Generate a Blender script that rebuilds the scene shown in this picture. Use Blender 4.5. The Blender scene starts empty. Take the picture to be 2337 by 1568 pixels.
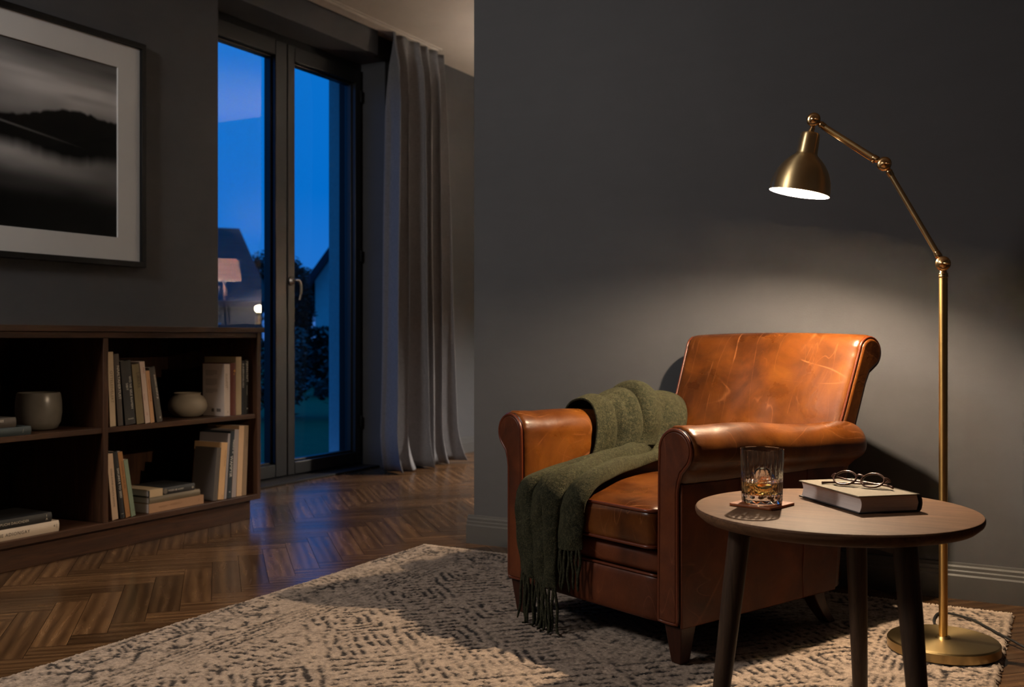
import bpy, bmesh, math, random
import numpy as np
from mathutils import Vector, Matrix, Euler
from math import sin, cos, pi, radians as R, sqrt
random.seed(7); RNG = np.random.default_rng(11)
SC = bpy.context.scene; COL = SC.collection

# ------------------------------------------------------------------ helpers
def lin(r, g, b):
    f = lambda c: (c/255/12.92) if c/255 <= .04045 else ((c/255+.055)/1.055)**2.4
    return (f(r), f(g), f(b), 1)

def mesh(name, V, F, m=None, parent=None, smooth=False, sharp=None):
    me = bpy.data.meshes.new(name); me.from_pydata([tuple(v) for v in V], [], F); me.update()
    bm = bmesh.new(); bm.from_mesh(me); bmesh.ops.recalc_face_normals(bm, faces=bm.faces); bm.to_mesh(me); bm.free()
    o = bpy.data.objects.new(name, me); COL.objects.link(o)
    if m: me.materials.append(m)
    if smooth:
        me.polygons.foreach_set('use_smooth', [True]*len(me.polygons))
        if sharp: me.set_sharp_from_angle(angle=R(sharp))
    if parent: o.parent = parent
    return o

class MB:
    """collects shapes into one mesh"""
    def __init__(s): s.V = []; s.F = []
    def add(s, V, F, M=None):
        b = len(s.V); s.V += [(M @ Vector(v)) if M else Vector(v) for v in V]; s.F += [[b+i for i in f] for f in F]; return s
    def box(s, x0, x1, y0, y1, z0, z1, M=None):
        V = [(x, y, z) for x in (x0, x1) for y in (y0, y1) for z in (z0, z1)]
        return s.add(V, [(0,1,3,2),(4,6,7,5),(0,4,5,1),(2,3,7,6),(0,2,6,4),(1,5,7,3)], M)
    def lathe(s, prof, n=48, M=None, closed=False, rfun=None, cap=True):
        V = []; F = []; m = len(prof)
        for i in range(n):
            a = 2*pi*i/n
            for (r, z) in prof:
                rr = rfun(r, z, a) if rfun else r
                V.append((rr*cos(a), rr*sin(a), z))
        for i in range(n):
            j = (i+1) % n
            for k in range(m-1 if not closed else m):
                l = (k+1) % m
                F.append((i*m+k, j*m+k, j*m+l, i*m+l))
        if not closed and cap:
            for k in (0, m-1):
                if prof[k][0] > 1e-6: F.append([i*m+k for i in range(n)])
        return s.add(V, F, M)
    def tube(s, pts, r, n=10, closed=False, caps=True, M=None):
        pts = [Vector(p) for p in pts]; N = len(pts); V = []; F = []
        T = [((pts[(i+1) % N]-pts[i-1]) if closed else (pts[min(i+1, N-1)]-pts[max(i-1, 0)])).normalized() for i in range(N)]
        up = Vector((0,0,1)) if abs(T[0].z) < .9 else Vector((1,0,0)); u = (up - T[0]*up.dot(T[0])).normalized()
        for i in range(N):
            u = (u - T[i]*u.dot(T[i])); u = u.normalized() if u.length > 1e-9 else Vector((1,0,0)); w = T[i].cross(u)
            rr = r[i] if isinstance(r, (list, tuple)) else r
            for k in range(n):
                a = 2*pi*k/n; V.append(pts[i]+(u*cos(a)+w*sin(a))*rr)
        for i in range(N if closed else N-1):
            j = (i+1) % N
            for k in range(n):
                l = (k+1) % n; F.append((i*n+k, j*n+k, j*n+l, i*n+l))
        if caps and not closed: F += [list(range(n)), [(N-1)*n+k for k in range(n)]]
        return s.add(V, F, M)
    def prism(s, poly, h, M=None):
        """poly in local xy, extruded along z"""
        n = len(poly); V = [(x, y, 0) for x, y in poly]+[(x, y, h) for x, y in poly]
        return s.add(V, [list(range(n)), [n+i for i in range(n)]]+[(i, (i+1) % n, n+(i+1) % n, n+i) for i in range(n)], M)
    def build(s, name, m=None, parent=None, smooth=False, sharp=None, bevel=0, seg=2):
        o = mesh(name, s.V, s.F, m, parent, smooth or bevel > 0, sharp)
        if bevel:
            b = o.modifiers.new('bevel', 'BEVEL'); b.width = bevel; b.segments = seg; b.limit_method = 'ANGLE'; b.angle_limit = R(40); b.harden_normals = False
            if not smooth: o.data.set_sharp_from_angle(angle=R(35))
        return o

def tag(o, label=None, cat=None, group=None, kind=None):
    for k, v in (('label', label), ('category', cat), ('group', group), ('kind', kind)):
        if v: o[k] = v
    return o
def thing(name, label, cat, loc=(0,0,0), rz=0, group=None):
    o = bpy.data.objects.new(name, None); COL.objects.link(o); o.location = loc; o.rotation_euler = (0,0,rz); o.empty_display_size = .1
    return tag(o, label, cat, group)
def frame_z(p, d, up=(0,0,1)):
    """matrix at p with local z along d"""
    d = Vector(d).normalized(); q = d.to_track_quat('Z', 'Y'); return Matrix.Translation(p) @ q.to_matrix().to_4x4()
def catmull(P, n, closed=False):
    P = [np.array(p, float) for p in P]; out = []; N = len(P)
    segs = N if closed else N-1
    for i in range(segs):
        g = (lambda k: P[k % N]) if closed else (lambda k: P[min(max(k, 0), N-1)])
        a, b, c, d = g(i-1), g(i), g(i+1), g(i+2)
        for j in range(n):
            t = j/n; out.append(.5*((2*b)+(c-a)*t+(2*a-5*b+4*c-d)*t*t+(-a+3*b-3*c+d)*t**3))
    if not closed: out.append(P[-1])
    return out
def vnoise(shape, cells, rng=RNG):
    """smooth value noise in 0..1"""
    ny, nx = shape; cy, cx = cells; g = rng.random((cy+2, cx+2))
    y = np.linspace(0, cy, ny, endpoint=False); x = np.linspace(0, cx, nx, endpoint=False)
    yi = y.astype(int); xi = x.astype(int); fy = (y-yi)[:, None]; fx = (x-xi)[None, :]
    fy = fy*fy*(3-2*fy); fx = fx*fx*(3-2*fx)
    A = g[np.ix_(yi, xi)]; B = g[np.ix_(yi, xi+1)]; C = g[np.ix_(yi+1, xi)]; D = g[np.ix_(yi+1, xi+1)]
    return (A*(1-fx)+B*fx)*(1-fy)+(C*(1-fx)+D*fx)*fy

# ------------------------------------------------------------------ materials
class NT:
    def __init__(s, name):
        s.m = bpy.data.materials.new(name); s.m.use_nodes = True; s.t = s.m.node_tree; s.n = s.t.nodes
        s.p = s.n['Principled BSDF']; s.out = s.n['Material Output']
    def new(s, typ, **k):
        n = s.n.new('ShaderNode'+typ)
        for a, v in k.items():
            if a in n.inputs: n.inputs[a].default_value = v
            else: setattr(n, a, v)
        return n
    def set(s, sock, v):
        if isinstance(v, bpy.types.NodeSocket): s.t.links.new(v, sock)
        else: sock.default_value = v
    def coord(s, kind='Object', scale=(1,1,1), rot=(0,0,0)):
        tc = s.new('TexCoord'); mp = s.new('Mapping'); s.t.links.new(tc.outputs[kind], mp.inputs[0]); mp.inputs['Scale'].default_value = scale; mp.inputs['Rotation'].default_value = rot
        return mp.outputs[0]
    def noise(s, vec, scale=5, detail=4, rough=.5, dist=0):
        n = s.new('TexNoise', Scale=scale, Detail=detail, Roughness=rough, Distortion=dist); s.t.links.new(vec, n.inputs['Vector']); return n.outputs['Fac']
    def vor(s, vec, scale=5, feature='F1', out='Distance', rnd=1):
        n = s.new('TexVoronoi'); n.feature = feature; n.inputs['Scale'].default_value = scale; n.inputs['Randomness'].default_value = rnd; s.t.links.new(vec, n.inputs['Vector']); return n.outputs[out]
    def ramp(s, fac, stops, interp='LINEAR'):
        r = s.new('ValToRGB'); r.color_ramp.interpolation = interp; e = r.color_ramp.elements
        while len(e) < len(stops): e.new(.5)
        for i, (p, c) in enumerate(stops):
            e[i].position = p; e[i].color = c if isinstance(c, (tuple, list)) else (c, c, c, 1)
        s.set(r.inputs[0], fac); return r.outputs[0]
    def mix(s, fac, a, b, mode='MIX'):
        n = s.new('Mix', data_type='RGBA', blend_type=mode); s.set(n.inputs['Factor'], fac); s.set(n.inputs[6], a); s.set(n.inputs[7], b); return n.outputs[2]
    def math(s, op, a, b=0):
        n = s.new('Math', operation=op); s.set(n.inputs[0], a); s.set(n.inputs[1], b); return n.outputs[0]
    def bump(s, h, strength=.3, dist=.01, prev=None):
        n = s.new('Bump'); n.inputs['Strength'].default_value = strength; n.inputs['Distance'].default_value = dist; s.set(n.inputs['Height'], h)
        if prev: s.t.links.new(prev, n.inputs['Normal'])
        s.t.links.new(n.outputs[0], s.p.inputs['Normal']); return n.outputs[0]
    def base(s, v): s.set(s.p.inputs['Base Color'], v); return s
    def rough(s, v): s.set(s.p.inputs['Roughness'], v); return s

def plain(name, c, rough=.5, metal=0, var=.12, vs=8, bump=0, spec=.5):
    t = NT(name); v = t.coord(); n = t.noise(v, vs, 5)
    t.base(t.mix(n, tuple(x*(1-var) for x in c[:3])+(1,), tuple(min(1, x*(1+var)) for x in c[:3])+(1,)))
    t.p.inputs['Metallic'].default_value = metal; t.rough(rough); t.p.inputs['Specular IOR Level'].default_value = spec
    if bump: t.bump(t.noise(v, vs*18, 3), bump, .004)
    return t.m
def m_wall(name, c):
    t = NT(name); v = t.coord()
    a = t.noise(v, 1.3, 6, .6, .6); b = t.noise(t.coord(scale=(2, 2, 7)), 3, 5, .6)
    f = t.math('ADD', t.math('MULTIPLY', a, .7), t.math('MULTIPLY', b, .3))
    t.base(t.ramp(f, [(.32, tuple(x*.9 for x in c[:3])+(1,)), (.7, tuple(x*1.1 for x in c[:3])+(1,))])); t.rough(.62); t.p.inputs['Specular IOR Level'].default_value = .3
    p = t.bump(t.noise(v, 160, 3, .6), .10, .003); t.bump(t.noise(t.coord(scale=(3, 3, 14)), 9, 4), .015, .01, p)
    return t.m
def m_wood(name, dark, light, axis=0, rough=.42, scale=1., bump=.08, spec=.35):
    t = NT(name); sc = [14*scale]*3; sc[axis] = .9*scale; v = t.coord(scale=sc)
    n = t.noise(v, 3.2, 8, .62, 1.2); f = t.noise(v, 16, 5, .6, .3)
    k = t.math('ADD', t.math('MULTIPLY', n, .72), t.math('MULTIPLY', f, .28))
    t.base(t.ramp(k, [(.34, dark), (.52, tuple((a+b)/2 for a, b in zip(dark, light))), (.68, light)])); t.rough(rough); t.p.inputs['Specular IOR Level'].default_value = spec
    t.bump(f, bump, .002); return t.m
def m_leather(name, dark, mid, light, rough=.30, wear=1.):
    t = NT(name); v = t.coord(); n = t.noise(v, 5.5, 6, .6, .7)
    col = t.ramp(n, [(.33, dark), (.52, mid), (.72, light)])
    # pale curved creases and scuffs worn into the hide
    def lines(scale, rot, ns, wd, det=1.5):
        q = t.noise(t.coord(scale=scale, rot=rot), ns, det, .45, .4); a = t.math('ABSOLUTE', t.math('SUBTRACT', q, .5)); return t.ramp(a, [(0, 1.), (wd*.4, .55), (wd, 0.)])
    msk = t.ramp(t.noise(v, 3.6, 3), [(.40, 0.), (.56, 1.)]); msk2 = t.ramp(t.noise(t.coord(scale=(1.3, 1, 1)), 6.3, 3), [(.42, 0.), (.56, 1.)])
    ll = t.math('ADD', t.math('MULTIPLY', lines((7, 1.1, 1.3), (.3, .5, .6), 1.7, .0060, .5), msk), t.math('MULTIPLY', lines((1.3, 2.4, 6.5), (.9, 1.0, .5), 1.5, .0055, .5), msk2))
    ll = t.math('ADD', ll, t.math('MULTIPLY', t.math('MULTIPLY', lines((9, 2, 2), (.1, -.7, .3), 2.6, .007, .8), msk2), .6))
    ll = t.math('MULTIPLY', ll, t.ramp(t.noise(v, 17, 3), [(.33, 0.), (.52, 1.)]))
    col = t.mix(t.math('MULTIPLY', t.math('MINIMUM', ll, 1.), 0.50*wear), col, tuple(min(1, x*2.0+.035) for x in light[:3])+(1,))
    t.base(col)
    t.set(t.p.inputs['Roughness'], t.ramp(t.noise(v, 9, 4), [(.3, rough-.05), (.7, rough+.12)]))
    t.p.inputs['Specular IOR Level'].default_value = .34
    p = t.bump(t.vor(v, 340, 'F1'), .06, .0015)
    p = t.bump(t.noise(v, 26, 4, .6, 1.), .11, .005, p)
    t.bump(ll, -.25, .002, p)
    return t.m
def m_brass(name, c=(.80, .55, .24), rough=.28, aniso=.5):
    t = NT(name); n = t.noise(t.coord(scale=(1, 1, 1)), 9, 4)
    t.base(t.mix(n, tuple(x*.93 for x in c)+(1,), tuple(min(1, x*1.05) for x in c)+(1,))); t.p.inputs['Metallic'].default_value = 1
    t.set(t.p.inputs['Roughness'], t.ramp(n, [(.3, rough-.02), (.7, rough+.03)]))
    if aniso:                                                           # turned metal: the grooves run round the local z axis
        tg = t.new('Tangent', direction_type='RADIAL', axis='Z'); t.t.links.new(tg.outputs[0], t.p.inputs['Tangent']); t.p.inputs['Anisotropic'].default_value = aniso; t.p.inputs['Anisotropic Rotation'].default_value = .25
    return t.m
def m_emit(name, c, s):
    t = NT(name); t.base((.9, .9, .9, 1)); t.p.inputs['Emission Color'].default_value = c; t.p.inputs['Emission Strength'].default_value = s; return t.m
def m_glow(name, c, s):
    """clear bulb glass around a glowing filament"""
    t = NT(name); e = t.new('Emission', Color=c, Strength=s); tr = t.new('BsdfTransparent'); a = t.new('AddShader'); t.t.links.new(e.outputs[0], a.inputs[0]); t.t.links.new(tr.outputs[0], a.inputs[1]); t.t.links.new(a.outputs[0], t.out.inputs[0]); return t.m
def m_pane(name, refl=1.):
    """thin clear pane: see-through with a mirror reflection by Fresnel"""
    t = NT(name); tr = t.new('BsdfTransparent'); tr.inputs[0].default_value = (.93, .96, .97, 1); gl = t.new('BsdfGlossy'); gl.inputs['Roughness'].default_value = .0
    fr = t.new('Fresnel', IOR=1.5); mx = t.new('MixShader'); t.set(mx.inputs[0], t.math('MULTIPLY', fr.outputs[0], refl)); t.t.links.new(tr.outputs[0], mx.inputs[1]); t.t.links.new(gl.outputs[0], mx.inputs[2])
    t.t.links.new(mx.outputs[0], t.out.inputs[0]); return t.m
def m_glass(name, c=(1, 1, 1, 1), ior=1.5, dens=0):
    t = NT(name); t.base(c); t.p.inputs['Transmission Weight'].default_value = 1; t.p.inputs['IOR'].default_value = ior; t.p.inputs['Roughness'].default_value = 0
    if dens:
        ab = t.new('VolumeAbsorption'); ab.inputs['Color'].default_value = c; ab.inputs['Density'].default_value = dens; t.t.links.new(ab.outputs[0], t.out.inputs['Volume']); t.base((1, 1, 1, 1))
    return t.m
def m_floor():
    t = NT('oak_parquet'); uv = t.new('UVMap', uv_map='grain'); mp = t.new('Mapping'); t.t.links.new(uv.outputs[0], mp.inputs[0]); mp.inputs['Scale'].default_value = (1.5, 15, 1)
    at = t.new('Attribute', attribute_name='tone')
    n = t.noise(mp.outputs[0], 1.6, 7, .62, 1.6)
    wv = t.new('TexWave', bands_direction='Y'); wv.inputs['Scale'].default_value = .55; wv.inputs['Distortion'].default_value = 9; wv.inputs['Detail'].default_value = 3; wv.inputs['Detail Scale'].default_value = .5; t.t.links.new(mp.outputs[0], wv.inputs[0])
    k = t.math('ADD', t.math('MULTIPLY', n, .75), t.math('MULTIPLY', wv.outputs['Fac'], .25))
    c = t.ramp(k, [(.22, lin(60, 41, 25)), (.5, lin(96, 68, 43)), (.8, lin(124, 92, 60))])
    tone = t.ramp(at.outputs['Fac'], [(0, .5), (1, 1.2)])
    t.base(t.mix(1., c, tone, 'MULTIPLY'))
    t.set(t.p.inputs['Roughness'], t.ramp(n, [(.3, .19), (.75, .31)])); t.p.inputs['Specular IOR Level'].default_value = .5
    t.bump(k, .12, .002); return t.m
def m_attr(name, a, b, rough=.9, fine=0, fs=300, sheen=0, attr='pattern'):
    t = NT(name); at = t.new('Attribute', attribute_name=attr); c = t.mix(at.outputs['Fac'], a, b)
    if fine:
        v = t.coord(); n = t.noise(v, fs, 3, .7); c = t.mix(1., c, t.ramp(n, [(.3, 1-fine), (.7, 1+fine)]), 'MULTIPLY'); t.bump(n, .5, .004)
    t.base(c).rough(rough); t.p.inputs['Specular IOR Level'].default_value = .15; t.p.inputs['Sheen Weight'].default_value = sheen
    return t.m
def m_throw():
    t = NT('green_boucle_wool'); v = t.coord(); n = t.noise(v, 330, 3, .75, .6); big = t.noise(v, 90, 3, .6); f = t.math('ADD', t.math('MULTIPLY', n, .72), t.math('MULTIPLY', big, .28))
    t.base(t.ramp(f, [(.36, lin(18, 21, 17)), (.50, lin(38, 40, 31)), (.66, lin(84, 80, 59))])); t.rough(.95); t.p.inputs['Specular IOR Level'].default_value = .08
    t.p.inputs['Sheen Weight'].default_value = .18; t.p.inputs['Sheen Roughness'].default_value = .6; t.p.inputs['Sheen Tint'].default_value = lin(150, 146, 110)
    p = t.bump(n, .8, .004); t.bump(big, .6, .006, p); return t.m
def m_cloth(name, c):
    t = NT(name); a = t.noise(t.coord(scale=(1, 1, .06)), 420, 2); b = t.noise(t.coord(scale=(.1, .1, 1)), 420, 2); f = t.math('ADD', t.math('MULTIPLY', a, .5), t.math('MULTIPLY', b, .5))
    t.base(t.ramp(f, [(.3, tuple(x*.75 for x in c[:3])+(1,)), (.7, tuple(x*1.2 for x in c[:3])+(1,))])); t.rough(.9); t.p.inputs['Specular IOR Level'].default_value = .15; t.p.inputs['Sheen Weight'].default_value = .15
    p = t.bump(f, .3, .002); t.bump(t.noise(t.coord(scale=(1, 1, .5)), 14, 4), .25, .01, p); return t.m

M = dict(
 wall=m_wall('charcoal_wall_paint', lin(74, 75, 78)), ceil=m_wall('ceiling_paint', lin(196, 186, 174)),
 base=plain('charcoal_gloss_paint', lin(76, 76, 76), .4, var=.05), winframe=plain('anthracite_frame_paint', lin(24, 24, 23), .42, var=.06),
 floor=m_floor(), sub=plain('dark_joint', lin(16, 10, 7), .8),
 case=m_wood('walnut_case', lin(44, 27, 17), lin(82, 53, 34), 1, .45), case_v=m_wood('walnut_upright', lin(44, 27, 17), lin(82, 53, 34), 2, .45),
 table=m_wood('walnut_table', lin(72, 51, 36), lin(118, 86, 62), 0, .62, 1.6, .08, .15), tleg=m_wood('dark_table_leg', lin(44, 32, 24), lin(74, 55, 41), 2, .45, 2.),
 leather=m_leather('cognac_leather', lin(58, 28, 8), lin(86, 45, 13), lin(112, 64, 20)),
 leather_d=m_leather('dark_leather', lin(56, 26, 12), lin(84, 40, 19), lin(106, 54, 26), .44, .6),
 piping=plain('leather_piping', lin(92, 40, 18), .35, var=.15, vs=20), cleg=m_wood('dark_chair_leg', lin(44, 22, 15), lin(66, 34, 22), 2, .35, 2.),
 brass=m_brass('brushed_brass', (.90, .68, .36), .40, .75), brass_p=m_brass('pole_brass', (.88, .58, .21), .30, .6), brass_a=m_brass('arm_brass', (.86, .60, .30), .30, 0), brass_s=m_brass('polished_brass', (.80, .52, .25), .18, 0), brass_b=m_brass('satin_brass_base', (.46, .34, .16), .36, .6),
 white=plain('shade_lining', lin(245, 240, 228), .5, var=.02), cord=plain('black_cord', lin(10, 10, 9), .8),
 throw=m_throw(), curtain=m_cloth('grey_linen', lin(122, 121, 124)),
 mat=plain('mat_board', lin(238, 232, 228), .9, var=.03), black=plain('black_frame', lin(12, 12, 12), .5, var=.1, spec=.25),
 steel=plain('brushed_steel', (.62, .58, .53, 1), .28, 1, .06), pane=m_pane('window_pane', 1.), picglass=m_pane('picture_glass', .22),
 tumbler=m_glass('cut_crystal', (1, 1, 1, 1), 1.5), whisky=m_glass('whisky_liquid', (.98, .73, .04, 1), 1.36, 19), ice=m_glass('clear_ice', (1, .985, .96, 1), 1.31),
 coaster=m_leather('tan_coaster', lin(110, 56, 26), lin(138, 74, 36), lin(152, 86, 44), .4, .2),
 page=plain('paper_pages', lin(222, 208, 200), .85, var=.05, vs=30), stone=plain('speckled_stoneware', lin(112, 107, 98), .3, var=.2, vs=26), bisque=plain('matte_stoneware', lin(156, 144, 126), .7, var=.06, vs=20),
 specs=plain('brown_spectacle_frame', lin(96, 66, 54), .25, .3), lens=m_pane('spectacle_lens', 1.),
 plaster=plain('outside_render', lin(214, 214, 214), .9, var=.15, vs=40, bump=.4), trackw=plain('white_track', lin(205, 196, 186), .4, var=.02),
)

# ------------------------------------------------------------------ setting
ZC = 2.703; XW = -3.82; YR = 3.5
def struct(o): o['kind'] = 'structure'; return o
def sbox(name, m, *b, **k): return struct(MB().box(*b).build(name, m, **k))

def herringbone():
    L, W = .48, .092; g = .0007; V = []; F = []; UV = []; T = []
    c = cos(pi/4)
    def put(x, y, w, h, along_x):
        cx, cy = x+w/2, y+h/2; wx, wy = c*(cx-cy), c*(cx+cy)          # zigzag runs along world Y
        wx += -1.0; wy += 2.2
        if not (-4.3 < wx < 2.3 and -2.8 < wy < 9.3): return
        b = len(V); ox, oy = random.random()*60, random.random()*60; tn = random.random()
        for (px, py) in ((x+g, y+g), (x+w-g, y+g), (x+w-g, y+h-g), (x+g, y+h-g)):
            V.append((c*(px-py)-1.0, c*(px+py)+2.2, 0))
            UV.append((ox+(px-x if along_x else py-y), oy+(py-y if along_x else px-x)))
        F.append((b, b+1, b+2, b+3)); T.append(tn)
    for i in range(-90, 91):
        for j in range(-14, 15):
            x = i*W+j*L; y = i*W-j*L
            put(x, y, L, W, True); put(x, y+W, W, L, False)
    o = mesh('floor', V, F, M['floor']); me = o.data
    uv = me.uv_layers.new(name='grain'); tone = me.attributes.new('tone', 'FLOAT', 'FACE')
    for p in me.polygons:
        tone.data[p.index].value = T[p.vertices[0]//4]
        for li in p.loop_indices: uv.data[li].uv = UV[me.loops[li].vertex_index]
    bm = bmesh.new(); bm.from_mesh(me)
    for co, no in (((-4.0, 0, 0), (-1, 0, 0)), ((2.02, 0, 0), (1, 0, 0)), ((0, -2.52, 0), (0, -1, 0)), ((0, 9.02, 0), (0, 1, 0))):
        bmesh.ops.bisect_plane(bm, geom=bm.verts[:]+bm.edges[:]+bm.faces[:], plane_co=co, plane_no=no, clear_outer=True)
    for f in bm.faces:
        if f.normal.z < 0: f.normal_flip()
    # dark bed below the boards, seen in the joints
    v = [bm.verts.new(p) for p in ((-4.0, -2.52, -.0015), (2.02, -2.52, -.0015), (2.02, 9.02, -.0015), (-4.0, 9.02, -.0015))]
    f = bm.faces.new(v); f.material_index = 1
    bm.to_mesh(me); bm.free(); me.materials.append(M['sub'])
    return struct(o)
herringbone()
sbox('ceiling', M['ceil'], XW-.45, 2.15, -2.65, 9.15, ZC, ZC+.12)
sbox('wall_right', M['wall'], -2.11, 2.0, YR, YR+.15, 0, ZC)
w = MB(); YA, YB = 3.82, 5.25; ZO = 2.56
w.box(XW-.445, XW, -2.65, YA, -.2, ZC); w.box(XW-.445, XW, YB, 9.15, -.2, ZC); w.box(XW-.445, XW, YA, YB, ZO, ZC)
struct(w.build('wall_left', M['wall']))
sbox('wall_front', M['wall'], XW, 2.0, -2.65, -2.5, 0, ZC)
sbox('wall_side', M['wall'], 2.0, 2.15, -2.65, 9.15, 0, ZC)
sbox('wall_back', M['wall'], -2.46, 2.0, 6.6, 6.75, 0, ZC)
sbox('wall_passage', M['wall'], -2.61, -2.46, 6.6, 9.0, 0, ZC)
sbox('wall_end', M['wall'], XW, 2.0, 9.0, 9.15, 0, ZC)
sbox('trim_1', M['wall'], XW, -3.76, 3.60, 5.097, 2.553, ZC, bevel=.003)            # box beam over the window
# ceiling track
t = MB().box(-3.735, -3.655, 3.0, 5.62, ZC-.014, ZC); t.box(-3.64, -3.628, 3.0, 5.62, ZC-.008, ZC)
struct(t.build('trim_2', M['trackw'], bevel=.002))
def baseboard(name, a, b, n, h=.112, ext0=0, ext1=0):
    """a->b along the wall foot, n = direction into the room"""
    prof = [(0, 0), (.022, 0), (.022, .072), (.017, .077), (.017, .086), (.013, .090), (.013, .099), (.008, .104), (.007, .110), (0, .112)]
    a = Vector(a); b = Vector(b); d = (b-a).normalized(); a -= d*ext0; b += d*ext1; n = Vector(n); V = []; k = len(prof)
    for p in (a, b): V += [p+n*x+Vector((0, 0, z)) for x, z in prof]
    F = [list(range(k)), [k+i for i in range(k)]]+[(i, (i+1) % k, k+(i+1) % k, k+i) for i in range(k)]
    return struct(mesh(name, V, F, M['base']))
baseboard('baseboard_right', (-2.11, YR, 0), (2.0, YR, 0), (0, -1, 0), ext0=.024)
baseboard('baseboard_left', (XW, YB+.02, 0), (XW, 9.0, 0), (1, 0, 0))
baseboard('baseboard_back', (-2.46, 6.6, 0), (2.0, 6.6, 0), (0, -1, 0))
baseboard('baseboard_rear', (-2.11, YR+.15, 0), (2.0, YR+.15, 0), (0, 1, 0), ext0=.024)

# window: fixed frame, two tall casements, panes, handle
win = struct(thing('window_1', None, None, (-4.04, 4.53, 0)))
def wbox(mb, x0, x1, y0, y1, z0, z1): mb.box(x0+4.04, x1+4.04, y0-4.53, y1-4.53, z0, z1)
fr = MB()
for (a, b, c, d) in ((YA, YA+.045, 0, ZO), (YB-.05, YB, 0, ZO), (YA+.045, YB-.05, ZO-.062, ZO), (YA+.045, YB-.05, 0, .022)): wbox(fr, -4.085, -4.005, a, b, c, d)
fr.build('window_frame', M['winframe'], win, bevel=.003)
for k, (y0, y1, ya, yb) in enumerate(((YA+.03, 4.526, 3.925, 4.430), (4.532, YB-.032, 4.594, 5.165))):
    z0, z1, za, zb = .024, ZO-.045, .097, 2.425
    sb = MB()
    for (a, b, c, d) in ((y0, ya, z0, z1), (yb, y1, z0, z1), (ya, yb, z0, za), (ya, yb, zb, z1)): wbox(sb, -4.07, -3.985, a, b, c, d)
    # stepped glazing bead
    for (a, b, c, d) in ((ya, ya+.012, za, zb), (yb-.012, yb, za, zb), (ya, yb, za, za+.012), (ya, yb, zb-.012, zb)): wbox(sb, -4.062, -4.012, a, b, c, d)
    s = sb.build('sash', M['winframe'], win, bevel=.004)

    V = [(0, ya-4.535, za-.004), (0, yb-4.525, za-.004), (0, yb-4.525, zb+.004), (0, ya-4.535, zb+.004)]
    mesh('pane', V, [(0, 1, 2, 3)], M['pane'], s)
def handle(parent, y, x, sgn=1, m=None):
    h = MB(); h.lathe([(0, 0), (.013, 0), (.0145, .003), (.013, .008), (.009, .010), (.009, .026), (0, .026)], 20, Matrix.Translation((x, y, 1.145)) @ Matrix.Rotation(pi/2, 4, 'Y') @ Matrix.Diagonal((1.9, 1, 1, 1)))
    pts = catmull([(x+.012, y, 1.150), (x+.034, y, 1.151), (x+.048, y+.004*sgn, 1.149), (x+.055, y+.016*sgn, 1.140), (x+.057, y+.024*sgn, 1.112), (x+.054, y+.026*sgn, 1.075), (x+.047, y+.022*sgn, 1.035)], 6)
    h.tube(pts, [.0075]*10+[.0085]*(len(pts)-16)+[.0065]*6, 12)
    return h.build('window_handle', M['steel'], parent, smooth=True)
handle(win, 4.556-4.53, -3.985+4.04)
hg = MB()
for z in (2.31, 1.3, .25): hg.box(-3.99+4.04, -3.972+4.04, YB-.045-4.53, YB-.032-4.53, z, z+.075)
hg.build('hinge', M['black'], win, bevel=.003)
# dark shutter rail and grey sill outside
sh = MB(); wbox(sh, -4.17, -4.086, YB-.018, YB-.001, 0, ZO-.002); wbox(sh, -4.17, -4.086, YA+.001, YA+.05, 0, ZO-.002); sh.build('shutter_rail', M['black'], win, bevel=.003)

pl = MB(); pl.box(-4.265, -4.18, YB-.004, YB, -.02, ZO); pl.box(-4.265, -4.18, YA, YA+.004, -.02, ZO)
struct(pl.build('trim_3', M['plaster']))
sbox('trim_4', M['sub'], -4.0, -3.86, YA, YB, 0, .012, bevel=.003)                # threshold

# ------------------------------------------------------------------ curtain
def curtain():
    n, nz = 420, 60; V = []; F = []
    for k in range(nz+1):
        q = k/nz; z = ZC-.016-(ZC-.022)*q
        for i in range(n+1):
            s = i/n; ph = 2*pi*(5.1*s+.17*sin(2*pi*s*1.3+1)+.10*sin(2.2*q+s*5))
            y0 = 5.115-.10*q**2.2; y1 = 5.70-.02*q+.03*q*q
            amp = (.034+.024*min(1, q*6)+.012*q)*(1+.35*sin(2*pi*s*2.3+.5))
            pin = 1-.55*max(0, 1-q*14)                                   # gathered heading
            y = y0+(y1-y0)*s+.018*pin*sin(2*ph+.4)*min(1, q*5)
            x = -3.675+amp*pin*sin(ph)+.006*sin(9*q+11*s)*q+.03*q*q
            if q > .90: u = (q-.90)/.10; x += .030*u*u*(1+sin(2*pi*s*4.2)); y += .012*u*u*sin(2*pi*s*3.1+.6)
            V.append((x, y, z+(.004*(1+sin(2*pi*s*3.3)) if k == nz else 0)))
    for k in range(nz):
        for i in range(n): a = k*(n+1)+i; F.append((a, a+1, a+n+2, a+n+1))
    o = mesh('curtain', V, F, M['curtain'], smooth=True)
    md = o.modifiers.new('thick', 'SOLIDIFY'); md.thickness = .003
    return tag(o, 'charcoal grey linen curtain gathered beside the tall window', 'curtain')
curtain()

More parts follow.
